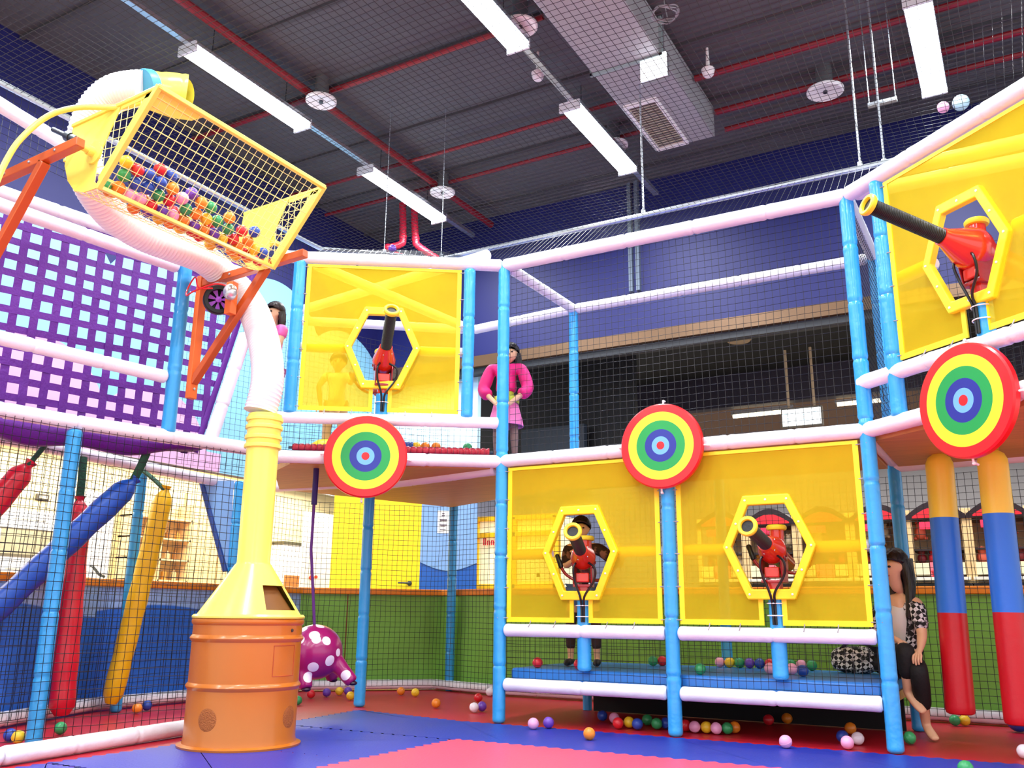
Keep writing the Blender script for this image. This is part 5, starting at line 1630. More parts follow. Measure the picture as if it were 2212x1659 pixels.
# row of prize-claw machines
rr = random.Random(3)
TOY = [mat('toy_' + c, h, .5) for c, h in (('red', 'D8283C'), ('pink', 'F07A94'), ('coral', 'E86A50'), ('cream', 'F6E2C0'), ('maroon', '7E1A24'), ('orange', 'F09A3C'))]
def claw(u0, label):
    w = 9.9; W_ = .54
    t = thing('claw_machine', label, 'claw machine', (u0 + W_ / 2, w + .3, -.04), 'claw machines')
    mb = MB(); mb.boxr((u0, w, -.04), (u0 + W_, w + .6, 1.14)); mb.build('base_cabinet', mat('claw_black', '17141A', .35), t, bevel=.01)
    mb = MB()
    for x in (u0, u0 + W_ - .045):
        mb.boxr((x, w, 1.14), (x + .045, w + .05, 1.86)); mb.boxr((x, w + .55, 1.14), (x + .045, w + .6, 1.86))
    mb.build_each('pillar', WOODC, t, bevel=.004)
    mb = MB(); mb.boxr((u0 + .02, w + .58, 1.14), (u0 + W_ - .02, w + .6, 1.86)); mb.build('back_panel', mat('claw_back', 'D8B48C', .5, var=.1), t)
    mb = MB()
    arc = [(u0 + W_ * k / 10, 1.80 + .14 * math.sin(PI * k / 10)) for k in range(11)]
    mb.prism([(x, w - .02, z) for x, z in arc] + [(u0 + W_, w - .02, 1.76), (u0, w - .02, 1.76)], (0, .62, 0)); mb.build('arched_roof', mat('claw_roof', '22101A', .3), t, smooth=0)
    mb = MB(); mb.prism([(u0 + .06 + (W_ - .12) * k / 8, w - .03, 1.79 + .09 * math.sin(PI * k / 8)) for k in range(9)] + [(u0 + W_ - .06, w - .03, 1.775), (u0 + .06, w - .03, 1.775)], (0, .008, 0)); mb.build('marquee', mat('claw_marquee', 'C81E2C', .3, emit='E02030', estr=.25), t, smooth=0)
    mb = MB(); mb.boxr((u0 + .12, w - .035, 1.665), (u0 + .3, w + .02, 1.735)); mb.build('price_sign', mat('claw_price', 'F02C50', .4, emit='F02C50', estr=.3), t)
    for i in range(4):
        mb = MB(); c = (u0 + .1 + .34 * rr.random(), w + .12 + .3 * rr.random(), 1.56 + .12 * rr.random())
        r = .035 + .02 * rr.random()
        mb.ball(c, r, 12, 8, (1, 1, 1.3)); mb.ball((c[0], c[1] - r * .4, c[2] + r * 1.3), r * .7, 10, 8)
        for s in (-1, 1): mb.ball((c[0] + s * r * .5, c[1] - r * .4, c[2] + r * 1.9), r * .28, 8, 6); mb.ball((c[0] + s * r * .9, c[1], c[2] - r), r * .35, 8, 6)
        tag(mb.build('soft_toy', rr.choice(TOY)), 'small soft toy hanging inside the ' + label.replace('first ', 'first ').split(',')[0], 'toy', 'prizes in the claw machines')
    mb = MB(); mb.boxr((u0 + .03, w + .03, 1.455), (u0 + W_ - .03, w + .57, 1.475)); mb.build('shelf', mat('claw_shelf', '2A2024', .4), t)
    for i in range(4):
        mb = MB(); c = (u0 + .1 + .11 * i, w + .1 + .12 * rr.random(), 1.385); r = .04 + .012 * rr.random()
        mb.ball(c, r, 12, 8, (1, .9, 1.2)); mb.ball((c[0], c[1] - .01, c[2] + r * 1.35), r * .75, 10, 8)
        tag(mb.build('soft_toy', rr.choice(TOY)), 'small soft toy standing inside the ' + label.split(',')[0], 'toy', 'prizes in the claw machines')
    mb = MB(); mb.boxr((u0 + .04, w - .01, 1.215), (u0 + .17, w + .02, 1.335)); mb.boxr((u0 + W_ - .17, w - .01, 1.215), (u0 + W_ - .05, w + .02, 1.335)); mb.build_each('instruction_card', mat('claw_card', 'F6E8BE', .5), t)
    mb = MB(); mb.boxr((u0 + .18, w - .01, 1.205), (u0 + W_ - .18, w + .02, 1.34)); mb.build('picture_card', mat('claw_picture', 'F07888', .5), t)
    mb = MB(); mb.boxr((u0 + .01, w - .04, 1.165), (u0 + W_ - .01, w + .05, 1.195)); mb.build('control_shelf', mat('claw_trim_white', 'E8E0D4', .4), t, bevel=.004)
    mb = MB(); mb.tube([(u0 + .2, w - .02, 1.19), (u0 + .2, w - .03, 1.24)], .006, 8); mb.ball((u0 + .2, w - .03, 1.25), .016, 10, 8); mb.build('joystick', TOY[0], t)
names = ['claw machine behind left part of right lower screen', 'claw machine seen through right lower hexagon', 'claw machine behind right part of right lower screen', 'claw machine behind the tall right post',
         'red claw machine between woman and nearer striped roll', 'red claw machine between the two striped rolls', 'red claw machine at right edge of view']
for k in range(7):
    claw(-3.21 + k * .545, names[k])

# things in the bright room at left
def slab(name, u, w0, w1, z0, z1, m, label, cat, th=.03, group=None, extra=None):
    t = thing(name, label, cat, (u, (w0 + w1) / 2, z0), group)
    mb = MB(); mb.boxr((u - th, w0, z0), (u, w1, z1)); mb.build('board', m, t, smooth=0, bevel=.004)
    return t
FROST = mat('bright_white', 'FFFFFF', .45)
t = slab('poster', -9.46, 5.55, 6.5, 1.0, 1.85, FROST, 'white poster with grey picture at far left behind net', 'poster')
mb = MB(); mb.boxr((-9.458, 5.70, 1.38), (-9.452, 6.38, 1.64)); mb.build('grey_picture', mat('poster_grey', '9C9478', .6, var=.35, vscale=14), t)
mb = MB(); mb.boxr((-9.458, 5.68, 1.35), (-9.45, 6.40, 1.38)); mb.boxr((-9.458, 5.68, 1.64), (-9.45, 6.40, 1.655)); mb.boxr((-9.458, 6.2, 1.35), (-9.45, 6.215, 1.65)); mb.build('picture_frame', mat('poster_dark', '5A5240', .6), t)
mb = MB()
for (w0, w1, z) in ((5.8, 6.2, 1.75), (5.8, 6.1, 1.22), (5.75, 6.3, 1.12)): mb.boxr((-9.458, w0, z), (-9.452, w1, z + .012))
mb.build_each('printed_line', mat('ink_pale', 'A8A49A', .6), t)
t = slab('room_door', -9.45, 6.62, 7.05, -.04, 2.15, FROST, 'plain white door between left blue post and blue post in cream room', 'door')
hd = mb = MB(); mb.tube([(-9.42, 6.78, 1.30), (-9.40, 6.80, 1.29), (-9.40, 6.90, 1.2), (-9.40, 6.97, 1.18)], .016, 8); mb.build('door_handle', DSTEEL, t)
mb = MB(); mb.ball((-9.44, 6.76, 2.02), .04, 12, 8, (.3, 1, 1)); mb.build('round_mark', mat('mark_black', '1C1A1A', .5), t)
t = slab('wall_plate', -9.47, 6.05, 6.2, 1.98, 2.05, mat('plate_dark', '4A4438', .5), 'small dark framed plate above the white poster', 'plate')
mb = MB(); mb.boxr((-9.468, 6.075, 2.0), (-9.46, 6.175, 2.03)); mb.build('light_insert', mat('insert_cream', 'E8DDB8', .5), t)
t = thing('wall_shelf', 'cream shelf unit with small brown goods behind the yellow bag', 'shelf', (-9.3, 7.5, -.04))
mb = MB(); mb.boxr((-9.48, 7.12, -.04), (-9.45, 8.0, 2.1)); mb.build('back_board', mat('shelf_back', 'E8C88A', .5), t, smooth=0)
mb = MB()
for z in (.9, 1.15, 1.4, 1.65, 1.9): mb.boxr((-9.45, 7.12, z), (-9.2, 8.0, z + .02))
mb.build_each('shelf_board', WOODC, t, smooth=0)
mb = MB()
for w in (7.12, 7.55, 7.98): mb.boxr((-9.45, w, -.04), (-9.2, w + .02, 2.1))
mb.build_each('upright', WOODC, t, smooth=0)
for i, z in enumerate((1.17, 1.42, 1.67)):
    for k in range(6):
        w = 7.2 + k * .13 + .02 * ((i + k) % 2)
        mb = MB(); hh = .07 + .05 * rr.random(); mb.lathe([(.03, 0), (.034, hh * .2), (.034, hh * .8), (.014, hh), (.014, hh + .02), (0, hh + .022)], (-9.3, w, z), seg=10)
        tag(mb.build('jar', mat('jar_' + ('brown', 'amber', 'tan')[(i + k) % 3], ('8A5A2A', 'C88A3A', 'D8B888')[(i + k) % 3], .4)), 'small brown jar standing on the cream wall shelf', 'jar', 'jars on the cream shelf')
t = slab('wall_panel', -9.46, 8.1, 9.35, .9, 2.3, mat('panel_tan', 'F0CE8C', .5, var=.06), 'tan wall panel behind yellow tube in cream room', 'panel')
mb = MB(); mb.boxr((-9.455, 8.7, .9), (-9.45, 8.71, 2.3)); mb.build('joint', mat('joint_tan', 'B89058', .6), t)
t = thing('counter_cabinet', 'white cabinet with dark top edge behind orange drum hood', 'cabinet', (-9.1, 9.95, -.04))
mb = MB(); mb.boxr((-9.35, 9.45, -.04), (-9.0, 10.42, 1.72)); mb.build('body', FROST, t, smooth=0, bevel=.006)
mb = MB(); mb.boxr((-9.38, 9.43, 1.72), (-8.98, 10.44, 1.76)); mb.build('top_edge', mat('edge_dark', '4A4632', .5), t)
mb = MB(); mb.boxr((-8.998, 9.5, .95), (-8.99, 10.38, 1.30)); mb.build('wooden_front', mat('front_wood', 'C87A3A', .5, var=.15), t)
mb = MB(); mb.boxr((-8.998, 9.93, .9), (-8.988, 9.94, 1.7)); mb.build('door_gap', mat('gap_grey', '8A8470', .6), t)
t = slab('tall_white_panel', -8.55, 9.35, 9.95, -.04, 2.15, FROST, 'tall white panel left of the yellow wall', 'panel')
mb = MB(); mb.ball((-8.545, 9.55, 1.26), .05, 14, 8, (.15, 1.1, .6)); mb.ball((-8.545, 9.64, 1.275), .03, 12, 8, (.15, 1.2, .7)); mb.build('red_mark', mat('mark_red', 'E8502C', .5), t)

# =================================================================== PEOPLE
def skin_mesh(name, nodes, edges, m, parent, levels=2, root=0):
    """grow one continuous surface over a jointed skeleton: nodes = [(pos, radius)]"""
    me = bpy.data.meshes.new(name)
    org = Vector(parent['_w'])
    me.from_pydata([tuple(Vector(p) - org) for p, r in nodes], edges, [])
    o = bpy.data.objects.new(name, me); C.objects.link(o)
    md = o.modifiers.new('skin', 'SKIN'); md.use_smooth_shade = True; md.branch_smoothing = .6
    sv = me.skin_vertices[0].data
    for i, (p, r) in enumerate(nodes):
        rr_ = r if isinstance(r, tuple) else (r, r)
        sv[i].radius = rr_; sv[i].use_root = (i == root)
    ss = o.modifiers.new('sub', 'SUBSURF'); ss.levels = levels; ss.render_levels = levels
    dg = bpy.context.evaluated_depsgraph_get(); dg.update()
    nm = bpy.data.meshes.new_from_object(o.evaluated_get(dg))
    o.modifiers.clear(); o.data = nm; bpy.data.meshes.remove(me)
    nm.materials.clear(); nm.materials.append(m)
    nm.shade_smooth()
    o.parent = parent; o['_w'] = tuple(org)
    return o

class Body:
    def __init__(s): s.n = []; s.e = []; s.i = {}
    def add(s, key, p, r, link=None):
        s.i[key] = len(s.n); s.n.append((Vector(p), r))
        if link is not None: s.e.append((s.i[link], s.i[key]))
    def P(s, k): return s.n[s.i[k]][0]

def hand(b, side, wrist, d, palm_n, k, curl=.6):
    """palm with four unequal bent fingers and a thumb leaving its side"""
    d = Vector(d).normalized(); pn = Vector(palm_n); pn = (pn - d * pn.dot(d)).normalized()
    x = d.cross(pn).normalized() * (1 if side == 'R' else -1)
    w = b.P(wrist)
    pm = w + d * .045 * k
    b.add(side + 'palm', pm, (.030 * k, .018 * k), wrist)
    for f, (off, ln) in enumerate(((.026, .065), (.009, .075), (-.009, .070), (-.025, .055))):
        base = pm + d * .035 * k + x * off * k
        b.add('%sf%da' % (side, f), base, .0095 * k, side + 'palm')
        m_ = base + (d * (1 - .35 * curl) + pn * .6 * curl).normalized() * ln * .5 * k
        b.add('%sf%db' % (side, f), m_, .0085 * k, '%sf%da' % (side, f))
        e = m_ + (d * (1 - 1.2 * curl) + pn * 1.1 * curl).normalized() * ln * .5 * k
        b.add('%sf%dc' % (side, f), e, .007 * k, '%sf%db' % (side, f))
    tb = w + d * .025 * k + x * .030 * k
    b.add(side + 't1', tb, .011 * k, side + 'palm')
    b.add(side + 't2', tb + (d * .6 + x * .7 + pn * .2).normalized() * .035 * k, .0095 * k, side + 't1')
    b.add(side + 't3', tb + (d * .6 + x * .7 + pn * .2).normalized() * .035 * k + (d + pn * .6).normalized() * .028 * k, .008 * k, side + 't2')

def person(label, J, k, hk, face, clothes, hair, skin=SKIN, up=(0, 0, 1), base=None, barefoot=False, shoes=None, grip=.6):
    """J: joint positions; k: limb scale; hk: head scale; face: direction the head looks"""
    base = base or (J['pelvis'][0], J['pelvis'][1], min(J['toeL'][2], J['toeR'][2]))
    t = thing('person', label, 'person', tuple(base), None)
    face = Vector(face).normalized(); up = Vector(up).normalized()
    side = face.cross(up).normalized()
    b = Body()
    b.add('pelvis', J['pelvis'], .098 * k)
    b.add('waist', lerp(J['pelvis'], J['chest'], .26), .093 * k, 'pelvis')
    b.add('belly', lerp(J['pelvis'], J['chest'], .60), .092 * k, 'waist')
    b.add('chest', J['chest'], .105 * k, 'belly')
    b.add('collar', lerp(J['chest'], J['neck'], .72), .072 * k, 'chest')
    b.add('neck', J['neck'], .042 * hk, 'collar')
    hd = Vector(J['head'])
    b.add('jaw', hd - up * .062 * hk + face * .018 * hk, .060 * hk, 'neck')
    b.add('mid', hd + up * .012 * hk, .082 * hk, 'jaw')
    b.add('crown', hd + up * .072 * hk - face * .012 * hk, .064 * hk, 'mid')
    b.add('nose', hd - up * .012 * hk + face * .086 * hk, .013 * hk, 'mid')
    for sg, nm in ((-1, 'L'), (1, 'R')):
        b.add('ear' + nm, hd + side * sg * .082 * hk - face * .01 * hk, (.008 * hk, .018 * hk), 'mid')
    for sd in 'LR':
        b.add('sh' + sd, J['sh' + sd], .052 * k, 'collar')
        b.add('ua' + sd, lerp(J['sh' + sd], J['el' + sd], .5), .043 * k, 'sh' + sd)
        b.add('el' + sd, J['el' + sd], .036 * k, 'ua' + sd)
        b.add('fa' + sd, lerp(J['el' + sd], J['wr' + sd], .4), .034 * k, 'el' + sd)
        b.add('wr' + sd, J['wr' + sd], .024 * k, 'fa' + sd)
        d = Vector(J['wr' + sd]) - Vector(J['el' + sd])
        hand(b, sd, 'wr' + sd, J.get('hd' + sd, d), J.get('pn' + sd, face), k, grip)
        b.add('hip' + sd, J['hip' + sd], .078 * k, 'pelvis')
        b.add('th' + sd, lerp(J['hip' + sd], J['kn' + sd], .5), .066 * k, 'hip' + sd)
        b.add('kn' + sd, J['kn' + sd], .048 * k, 'th' + sd)
        b.add('cf' + sd, lerp(J['kn' + sd], J['an' + sd], .35), .048 * k, 'kn' + sd)
        b.add('lc' + sd, lerp(J['kn' + sd], J['an' + sd], .72), .038 * k, 'cf' + sd)
        b.add('an' + sd, J['an' + sd], .031 * k, 'lc' + sd)
        an, toe = Vector(J['an' + sd]), Vector(J['toe' + sd])
        b.add('ball' + sd, an.lerp(toe, .65) + Vector((0, 0, -.006)), (.034 * k, .022 * k), 'an' + sd)
        b.add('toe' + sd, toe, (.028 * k, .015 * k), 'ball' + sd)
    skin_mesh('body', b.n, b.e, skin, t)
    # face details
    mb = MB()
    for sg in (-1, 1):
        mb.ball(hd + face * .072 * hk + side * sg * .032 * hk + up * .012 * hk, .0115 * hk, 10, 8, (1, 1, .75))
    mb.build('eyes', mat('eye_dark', '140E0C', .2), t)
    mb = MB(); c = hd + face * .070 * hk - up * .052 * hk
    mb.tube([c - side * .022 * hk - face * .006, c + face * .004, c + side * .022 * hk - face * .006], [.003 * hk, .0065 * hk, .003 * hk], 8); mb.build('mouth', mat('lips', 'A8504A', .4), t)
    # hair: fitted cap plus falling lengths
    mb = MB()
    ax = Matrix((side, face, up)).transposed()
    nu, nv = 28, 14
    vs, fs = [], []
    for j in range(nv + 1):
        for i in range(nu):
            a = 2 * PI * i / nu
            fr = .5 + .5 * math.sin(a)                 # 1 = front of the head
            tmax = PI * (.62 - .27 * fr ** 1.5)
            th = tmax * j / nv
            r = .106 * hk * (1 + .02 * math.sin(9 * a + j))
            if j == nv: r *= .93
            p = Vector((math.cos(a) * math.sin(th) * r * .93, math.sin(a) * math.sin(th) * r * 1.0, math.cos(th) * r * 1.06))
            vs.append(hd + up * .022 * hk - face * .010 * hk + ax @ p)
    for j in range(nv):
        for i in range(nu):
            l = (i + 1) % nu
            fs.append((j * nu + i, j * nu + l, (j + 1) * nu + l, (j + 1) * nu + i))
    mb.add(vs, fs)
    for (pts, r) in hair.get('locks', []):
        P_ = [hd + side * x * hk + face * y * hk + up * z * hk for x, y, z in pts]
        mb.tube(catmull(P_, 4), [r * hk * (1 - .65 * i / (4 * (len(pts) - 1))) for i in range(4 * (len(pts) - 1) + 1)], 12)
    mb.build('hair', hair.get('m', HAIR), t)
    for (nm, m, parts, grow) in clothes:
        n, e, idx = [], [], {}
        ends = []
        for key in parts:
            idx[key] = len(n)
            p, r = b.n[b.i[key]]
            r = r[0] if isinstance(r, tuple) else r
            n.append((p, r + grow))
        for (a, c) in b.e:
            ka = [q for q in b.i if b.i[q] == a][0]; kc = [q for q in b.i if b.i[q] == c][0]
            if ka in idx and kc in idx: e.append((idx[ka], idx[kc]))
        skin_mesh(nm, n, e, m, t)
    if shoes:
        for sd in 'LR':
            an, toe = Vector(J['an' + sd]), Vector(J['toe' + sd])
            d = (toe - an); d.z = 0; d.normalize()
            zf = min(toe.z, an.z) - .0
            mb = MB()
            pts = [an - d * .045 * k, an - d * .02 * k, an + d * .05 * k, toe + d * .0, toe + d * .028 * k]
            pts = [Vector((p.x, p.y, toe.z + h * k)) for p, h in zip(pts, (.022, .03, .026, .018, .010))]
            mb.tube(pts, [.022 * k, .038 * k, .040 * k, .036 * k, .018 * k], 14, flat=.8); mb.build('shoe', shoes, t)
    return t, b

ARMS = ['shL', 'uaL', 'elL', 'faL', 'shR', 'uaR', 'elR', 'faR']
TORSO = ['pelvis', 'waist', 'belly', 'chest', 'collar']
LEGS = ['pelvis', 'hipL', 'thL', 'knL', 'cfL', 'lcL', 'hipR', 'thR', 'knR', 'cfR', 'lcR']
def stand(pos, z, h, f, spread=.07, lean=0.0):
    """upright joints for a figure of height h at pos, facing f"""
    p = Vector((pos[0], pos[1], z)); f = Vector((f[0], f[1], 0)).normalized(); s = f.cross(Vector((0, 0, 1))).normalized()   # s = person's right
    Z = lambda k, a=0.0, c=0.0: p + Vector((0, 0, h * k)) + s * a * h + f * (c + lean * k) * h
    J = {'pelvis': Z(.51), 'chest': Z(.70), 'neck': Z(.825), 'head': Z(.905, 0, .01)}
    for sg, sd in ((-1, 'L'), (1, 'R')):
        J['hip' + sd] = Z(.48, sg * .055); J['kn' + sd] = Z(.27, sg * spread, .01); J['an' + sd] = Z(.045, sg * (spread + .005), -.01)
        J['toe' + sd] = Z(.014, sg * (spread + .015), .075); J['sh' + sd] = Z(.785, sg * .105)
        J['el' + sd] = Z(.60, sg * .15, -.01); J['wr' + sd] = Z(.45, sg * .15, .04)
    return J, p, f, s

# girl in the pink jacket
JACKET = mat('jacket_pink', 'E0187C', .6, bump=.5, bscale=14, var=.12, vscale=8)
J, p, f, s = stand((-3.875, 6.715), 2.09, 1.08, (.35, -.94))
for sd, sg in (('L', -1), ('R', 1)):
    J['sh' + sd] = J['sh' + sd] + s * sg * .02
    J['el' + sd] = J['sh' + sd] + s * sg * .075 - Vector((0, 0, .205)) + f * .03
    J['wr' + sd] = p + Vector((0, 0, .455)) + f * .19 + s * sg * .035
    J['hd' + sd] = f * .6 - s * sg * .6 + Vector((0, 0, .1)); J['pn' + sd] = -s * sg
J['head'] = J['head'] + s * -.015 * 0 + Vector((.03, .02, 0))
t, b = person('girl in pink jacket standing on upper deck behind tall centre post', J, .74, .84, (.30, -.95, -.1),
    [('tights', mat('tights_grey_brown', '8A6A5C', .7), LEGS + ['anL', 'anR'], .004),
     ('shirt', mat('shirt_lime', 'C8D848', .6), TORSO, .006),
     ('jacket', JACKET, ['waist', 'belly', 'chest', 'collar'] + ARMS, .034)],
    {'m': HAIR, 'locks': [([(.06, -.03, .0), (.085, -.04, -.10), (.08, -.03, -.20), (.07, -.03, -.29)], .045), ([(-.06, -.03, .0), (-.085, -.04, -.10), (-.08, -.03, -.2), (-.07, -.03, -.29)], .045), ([(0, -.07, 0), (0, -.095, -.12), (0, -.09, -.24)], .07)]},
    shoes=mat('shoe_pink', 'F08AC0', .5))
mb = MB(); c = p + Vector((0, 0, .50))
V = []; n = 32
prof = [(.098, .06), (.108, .02), (.125, -.05), (.145, -.12), (.158, -.185), (.155, -.188), (.13, -.11)]
mb.lathe([(r * (1 + 0), z) for r, z in prof], c, seg=n); mb.build('skirt', mat('skirt_pink', 'F07AB4', .6, bump=.5, bscale=20), t)
mb = MB(); mb.lathe([(.112, .0), (.118, -.02), (.116, -.055), (.106, -.058)], c + Vector((0, 0, .075)), seg=28); mb.build('shirt_hem', mat('shirt_lime', 'C8D848', .6), t)
mb = MB(); cc = p + Vector((0, 0, .70)) + f * .098
for (x, z, w_) in ((.02, .02, .02), (.045, -.01, .014), (.0, .03, .012), (.06, .025, .01)): mb.box(cc + s * x + Vector((0, 0, z)), (w_, .006, .012), Matrix.Rotation(.4, 3, 'Z'))
mb.build('chest_print', mat('print_white', 'F4E4EC', .6), t)
hb = p + Vector((0, 0, .455)) + f * .24
t2 = thing('cloth_bundle', 'small pale thing held in pink-jacketed girl\'s hands', 'bundle', tuple(hb - Vector((0, 0, .04))))
mb = MB(); mb.ball(hb, .038, 16, 10, (1, .9, 1.15)); mb.build('soft_body', mat('bundle_cream', 'EDE4DC', .7, bump=.4, bscale=30), t2)
mb = MB(); mb.ball(hb + Vector((0, 0, .042)), .022, 12, 8); mb.build('tied_top', mat('bundle_cream2', 'DCD0C8', .7), t2)

# child peeping out beside the upper left screen
J, p, f, s = stand((-5.47, 5.44), 2.085, 1.36, (-.25, -.95))
for sd, sg in (('L', -1), ('R', 1)):
    J['el' + sd] = J['sh' + sd] + s * sg * .04 - Vector((0, 0, .20)) + f * .06; J['wr' + sd] = p + Vector((0, 0, .93)) + f * .16 + s * sg * .04; J['hd' + sd] = Vector((0, 0, 1)) + f * .2
J['head'] = J['head'] + s * .0
person('dark-haired child in pink top peeping out beside upper left screen', J, .80, .88, (-.05, -1.0, -.1),
    [('trousers', mat('trousers_violet', 'C07AB8', .7), LEGS + ['anL', 'anR'], .008), ('top', mat('top_pink', 'E85AA4', .6, bump=.3, bscale=18), TORSO + ['shL', 'uaL', 'shR', 'uaR'], .012)],
    {'m': HAIRB, 'locks': [([(.07, -.03, 0), (.095, -.03, -.1), (.09, -.02, -.2)], .045), ([(-.07, -.03, 0), (-.095, -.03, -.1), (-.085, -.02, -.2)], .045), ([(0, -.07, 0), (0, -.1, -.1), (0, -.09, -.2)], .07)]}, shoes=mat('sock_white', 'E8E0E4', .7))

# child working the upper left gun (behind the mesh)
gq = PC(.40, 2.12, -.55)
J, p, f, s = stand((gq.x, gq.y), 2.085, .96, (.567, -.823))
gp = PC((Vector((-4.49, 5.73, 0)) - S).length, 2.80, -.03)
for sd, sg in (('L', -1), ('R', 1)):
    J['el' + sd] = J['sh' + sd] + s * sg * .05 - Vector((0, 0, .12)) + f * .08
J['wrL'] = gp + Vector((-.30, -.03, -.08)); J['elL'] = lerp(J['shL'], J['wrL'], .5) + Vector((0, 0, -.05)); J['wrR'] = p + Vector((0, 0, .45)) + f * .1 + s * .12
person('small child in cream clothes behind the upper left mesh screen', J, .70, .80, (.6, -.8, 0),
    [('trousers', mat('trousers_beige', 'D8B890', .7), LEGS + ['anL', 'anR'], .008), ('shirt', mat('shirt_cream', 'F0E4D0', .6), TORSO + ['shL', 'uaL', 'shR', 'uaR'], .012)], {'m': HAIRB}, shoes=mat('sock_white', 'E8E0E4', .7))

# boy working the left lower gun
J, p, f, s = stand((-3.20, 6.84), .40, 1.20, (.25, -.97), spread=.085, lean=-.0)
J['head'] = J['head'] + s * -.0 + f * .05
for sd, sg, dx in (('L', -1, .20), ('R', 1, -.20)):
    J['wr' + sd] = Vector((-2.955 + dx * 1.0, 6.62, 1.235)); J['el' + sd] = lerp(J['sh' + sd], J['wr' + sd], .5) + Vector((dx * .35, .03, -.10)); J['hd' + sd] = (0, -.5, .9); J['pn' + sd] = (0, -1, 0)
m, nt, bs = nodes_of('shirt_dark_pattern', '3A0E14', .7)
tc = nt.nodes.new('ShaderNodeTexCoord'); ns = nt.nodes.new('ShaderNodeTexNoise'); ns.inputs['Scale'].default_value = 16; nt.links.new(tc.outputs['Object'], ns.inputs['Vector'])
nt.links.new(ramp2(nt, ns.outputs['Fac'], '2A0A10', '8A5A50', .58, .04), bs.inputs['Base Color'])
person('boy in dark patterned shirt standing at the left lower gun', J, .80, .86, (.30, -.95, -.05),
    [('shorts', mat('shorts_denim', '5A76A8', .7, bump=.3, bscale=30), ['pelvis', 'hipL', 'thL', 'hipR', 'thR'], .018), ('trouser_legs', mat('leg_brown', '3A241E', .7), ['thL', 'knL', 'cfL', 'lcL'], .008), ('trouser_legs', mat('leg_brown', '3A241E', .7), ['thR', 'knR', 'cfR', 'lcR'], .008),
     ('shirt', m, TORSO + ['shL', 'uaL', 'elL', 'shR', 'uaR', 'elR'], .016)],
    {'m': HAIR}, shoes=mat('shoe_dark', '141418', .5), grip=.9)

# woman seated on the end of the step platform
m, nt, bs = nodes_of('plaid_black_white', '101014', .75)
tc = nt.nodes.new('ShaderNodeTexCoord'); mp = nt.nodes.new('ShaderNodeMapping'); mp.inputs['Rotation'].default_value = (.5, .6, .5); mp.inputs['Scale'].default_value = (1, 1, 1)
nt.links.new(tc.outputs['Object'], mp.inputs['Vector'])
ck = nt.nodes.new('ShaderNodeTexChecker'); ck.inputs['Scale'].default_value = 36; nt.links.new(mp.outputs['Vector'], ck.inputs['Vector'])
ck.inputs['Color1'].default_value = lin('0C0C10'); ck.inputs['Color2'].default_value = lin('E4E2E6')
ns = nt.nodes.new('ShaderNodeTexNoise'); ns.inputs['Scale'].default_value = 14; nt.links.new(tc.outputs['Object'], ns.inputs['Vector'])
mx = nt.nodes.new('ShaderNodeMixRGB'); mx.inputs[1].default_value = lin('0C0C10'); nt.links.new(ck.outputs['Color'], mx.inputs[2])
nt.links.new(ramp2(nt, ns.outputs['Fac'], '000000', 'FFFFFF', .46, .05), mx.inputs[0]); nt.links.new(mx.outputs[0], bs.inputs['Base Color'])
PLAID = m
J = {'pelvis': Vector((-.90, 7.30, .515)), 'chest': Vector((-.85, 7.25, .80)), 'neck': Vector((-.845, 7.22, .985)), 'head': Vector((-.865, 7.18, 1.165)),
     'shL': Vector((-.725, 7.16, .905)), 'shR': Vector((-.985, 7.33, .905)), 'elL': Vector((-.705, 7.08, .69)), 'elR': Vector((-1.03, 7.20, .68)), 'wrL': Vector((-.715, 6.98, .60)), 'wrR': Vector((-.87, 7.02, .66)),
     'hipL': Vector((-.82, 7.24, .50)), 'hipR': Vector((-.95, 7.26, .50)), 'knL': Vector((-.735, 6.93, .47)), 'knR': Vector((-.80, 6.93, .60)),
     'anL': Vector((-.742, 7.12, .085)), 'toeL': Vector((-.675, 6.98, .018)), 'anR': Vector((-.83, 7.03, .30)), 'toeR': Vector((-.725, 6.95, .185)),
     'hdL': (-.2, -.8, -.5), 'pnL': (0, 0, -1), 'hdR': (.5, -.6, -.5), 'pnR': (0, 0, -1)}
fw = Vector((-.60, -.77, -.2))
t, b = person('woman with long black hair seated at right end of step platform', J, 1.0, 1.0, fw,
    [('trousers', mat('trousers_black', '0A0A0C', .75, bump=.2, bscale=40), LEGS, .016), ('white_top', mat('top_white', 'D8D4D0', .7), TORSO, .012)],
    {'m': HAIR, 'locks': [([(.05, -.04, .03), (.085, -.06, -.10), (.085, -.05, -.26), (.07, -.03, -.38)], .055), ([(-.05, -.04, .03), (-.085, -.06, -.1), (-.09, -.04, -.25), (-.08, -.02, -.36)], .055), ([(0, -.08, .03), (0, -.11, -.12), (0, -.11, -.28), (0, -.1, -.4)], .085)]}, base=(-.85, 7.2, 0))
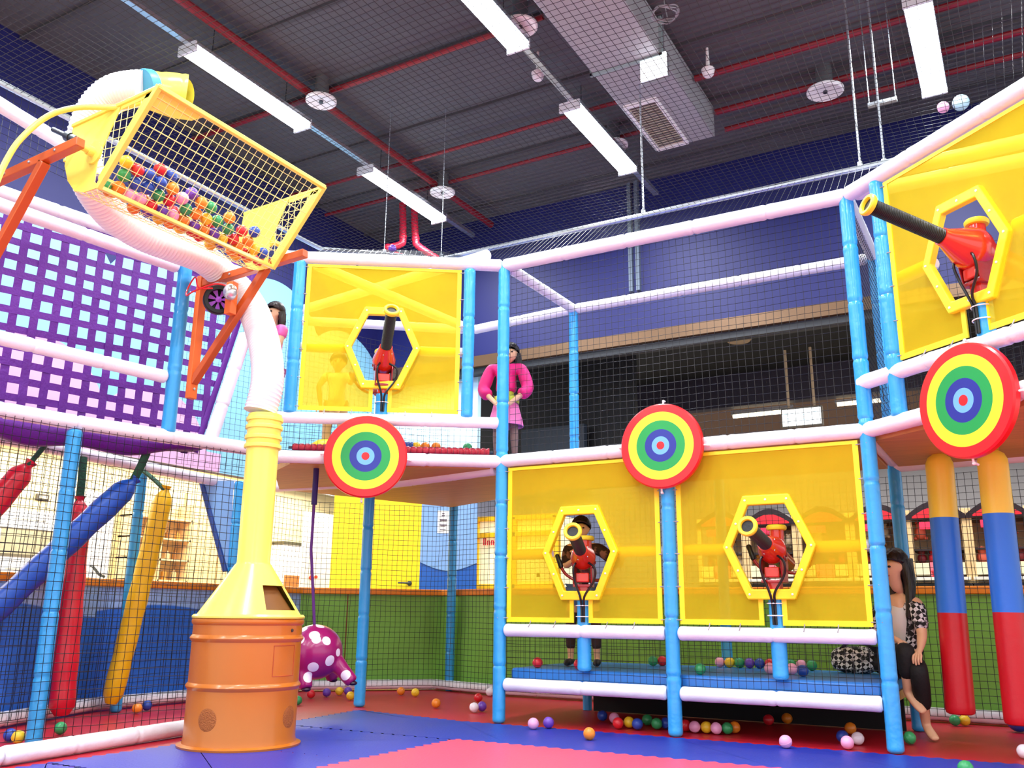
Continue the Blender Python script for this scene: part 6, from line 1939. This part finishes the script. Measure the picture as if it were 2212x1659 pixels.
# open overshirt: sleeves and side panels, apart at the front
skin_mesh('overshirt_left', [(lerp(J['pelvis'], J['chest'], .15) + Vector((.085, -.03, 0)), .065), (lerp(J['pelvis'], J['chest'], .6) + Vector((.075, -.035, 0)), .068), (lerp(J['chest'], J['neck'], .45) + Vector((.06, -.03, 0)), .06), (J['shL'], .068), (lerp(J['shL'], J['elL'], .5), .060), (J['elL'] + Vector((0, 0, .02)), .052)], [(0, 1), (1, 2), (2, 3), (3, 4), (4, 5)], PLAID, t)
skin_mesh('overshirt_right', [(lerp(J['pelvis'], J['chest'], .15) + Vector((-.075, .06, 0)), .065), (lerp(J['pelvis'], J['chest'], .6) + Vector((-.075, .05, 0)), .068), (lerp(J['chest'], J['neck'], .45) + Vector((-.06, .05, 0)), .06), (J['shR'], .068), (lerp(J['shR'], J['elR'], .5), .060), (J['elR'] + Vector((0, 0, .02)), .052)], [(0, 1), (1, 2), (2, 3), (3, 4), (4, 5)], PLAID, t)
# plaid bundle on the platform
t = thing('plaid_bag', 'black and white plaid bag lying on the step platform', 'bag', (-1.2, 7.40, .40))
mb = MB(); c = Vector((-1.22, 7.40, .495))
def fn(a, b_):
    th = PI * b_; ph = 2 * PI * a
    e = lambda x, n_: math.copysign(abs(x) ** n_, x)
    return c + Vector((.17 * e(math.sin(th), .6) * e(math.cos(ph), .7), .10 * e(math.sin(th), .6) * e(math.sin(ph), .7), .092 * e(math.cos(th), .6) * (1 + .08 * math.sin(3 * ph))))
mb.quads(fn, 32, 16); mb.build('body', PLAID, t)
mb = MB(); mb.ball((-1.03, 7.36, .48), .075, 18, 12, (.9, .9, 1.05)); mb.build('black_end', mat('bag_black', '0C0C0E', .7, bump=.3, bscale=25), t)
mb = MB(); mb.tube(catmull([(-1.32, 7.36, .56), (-1.24, 7.33, .62), (-1.12, 7.33, .61), (-1.05, 7.35, .55)], 5), .012, 8); mb.build('handle', mat('bag_black', '0C0C0E', .7), t)

# =================================================================== tidy
bpy.context.view_layer.update()
for o in bpy.data.objects:
    if '_w' in o: del o['_w']
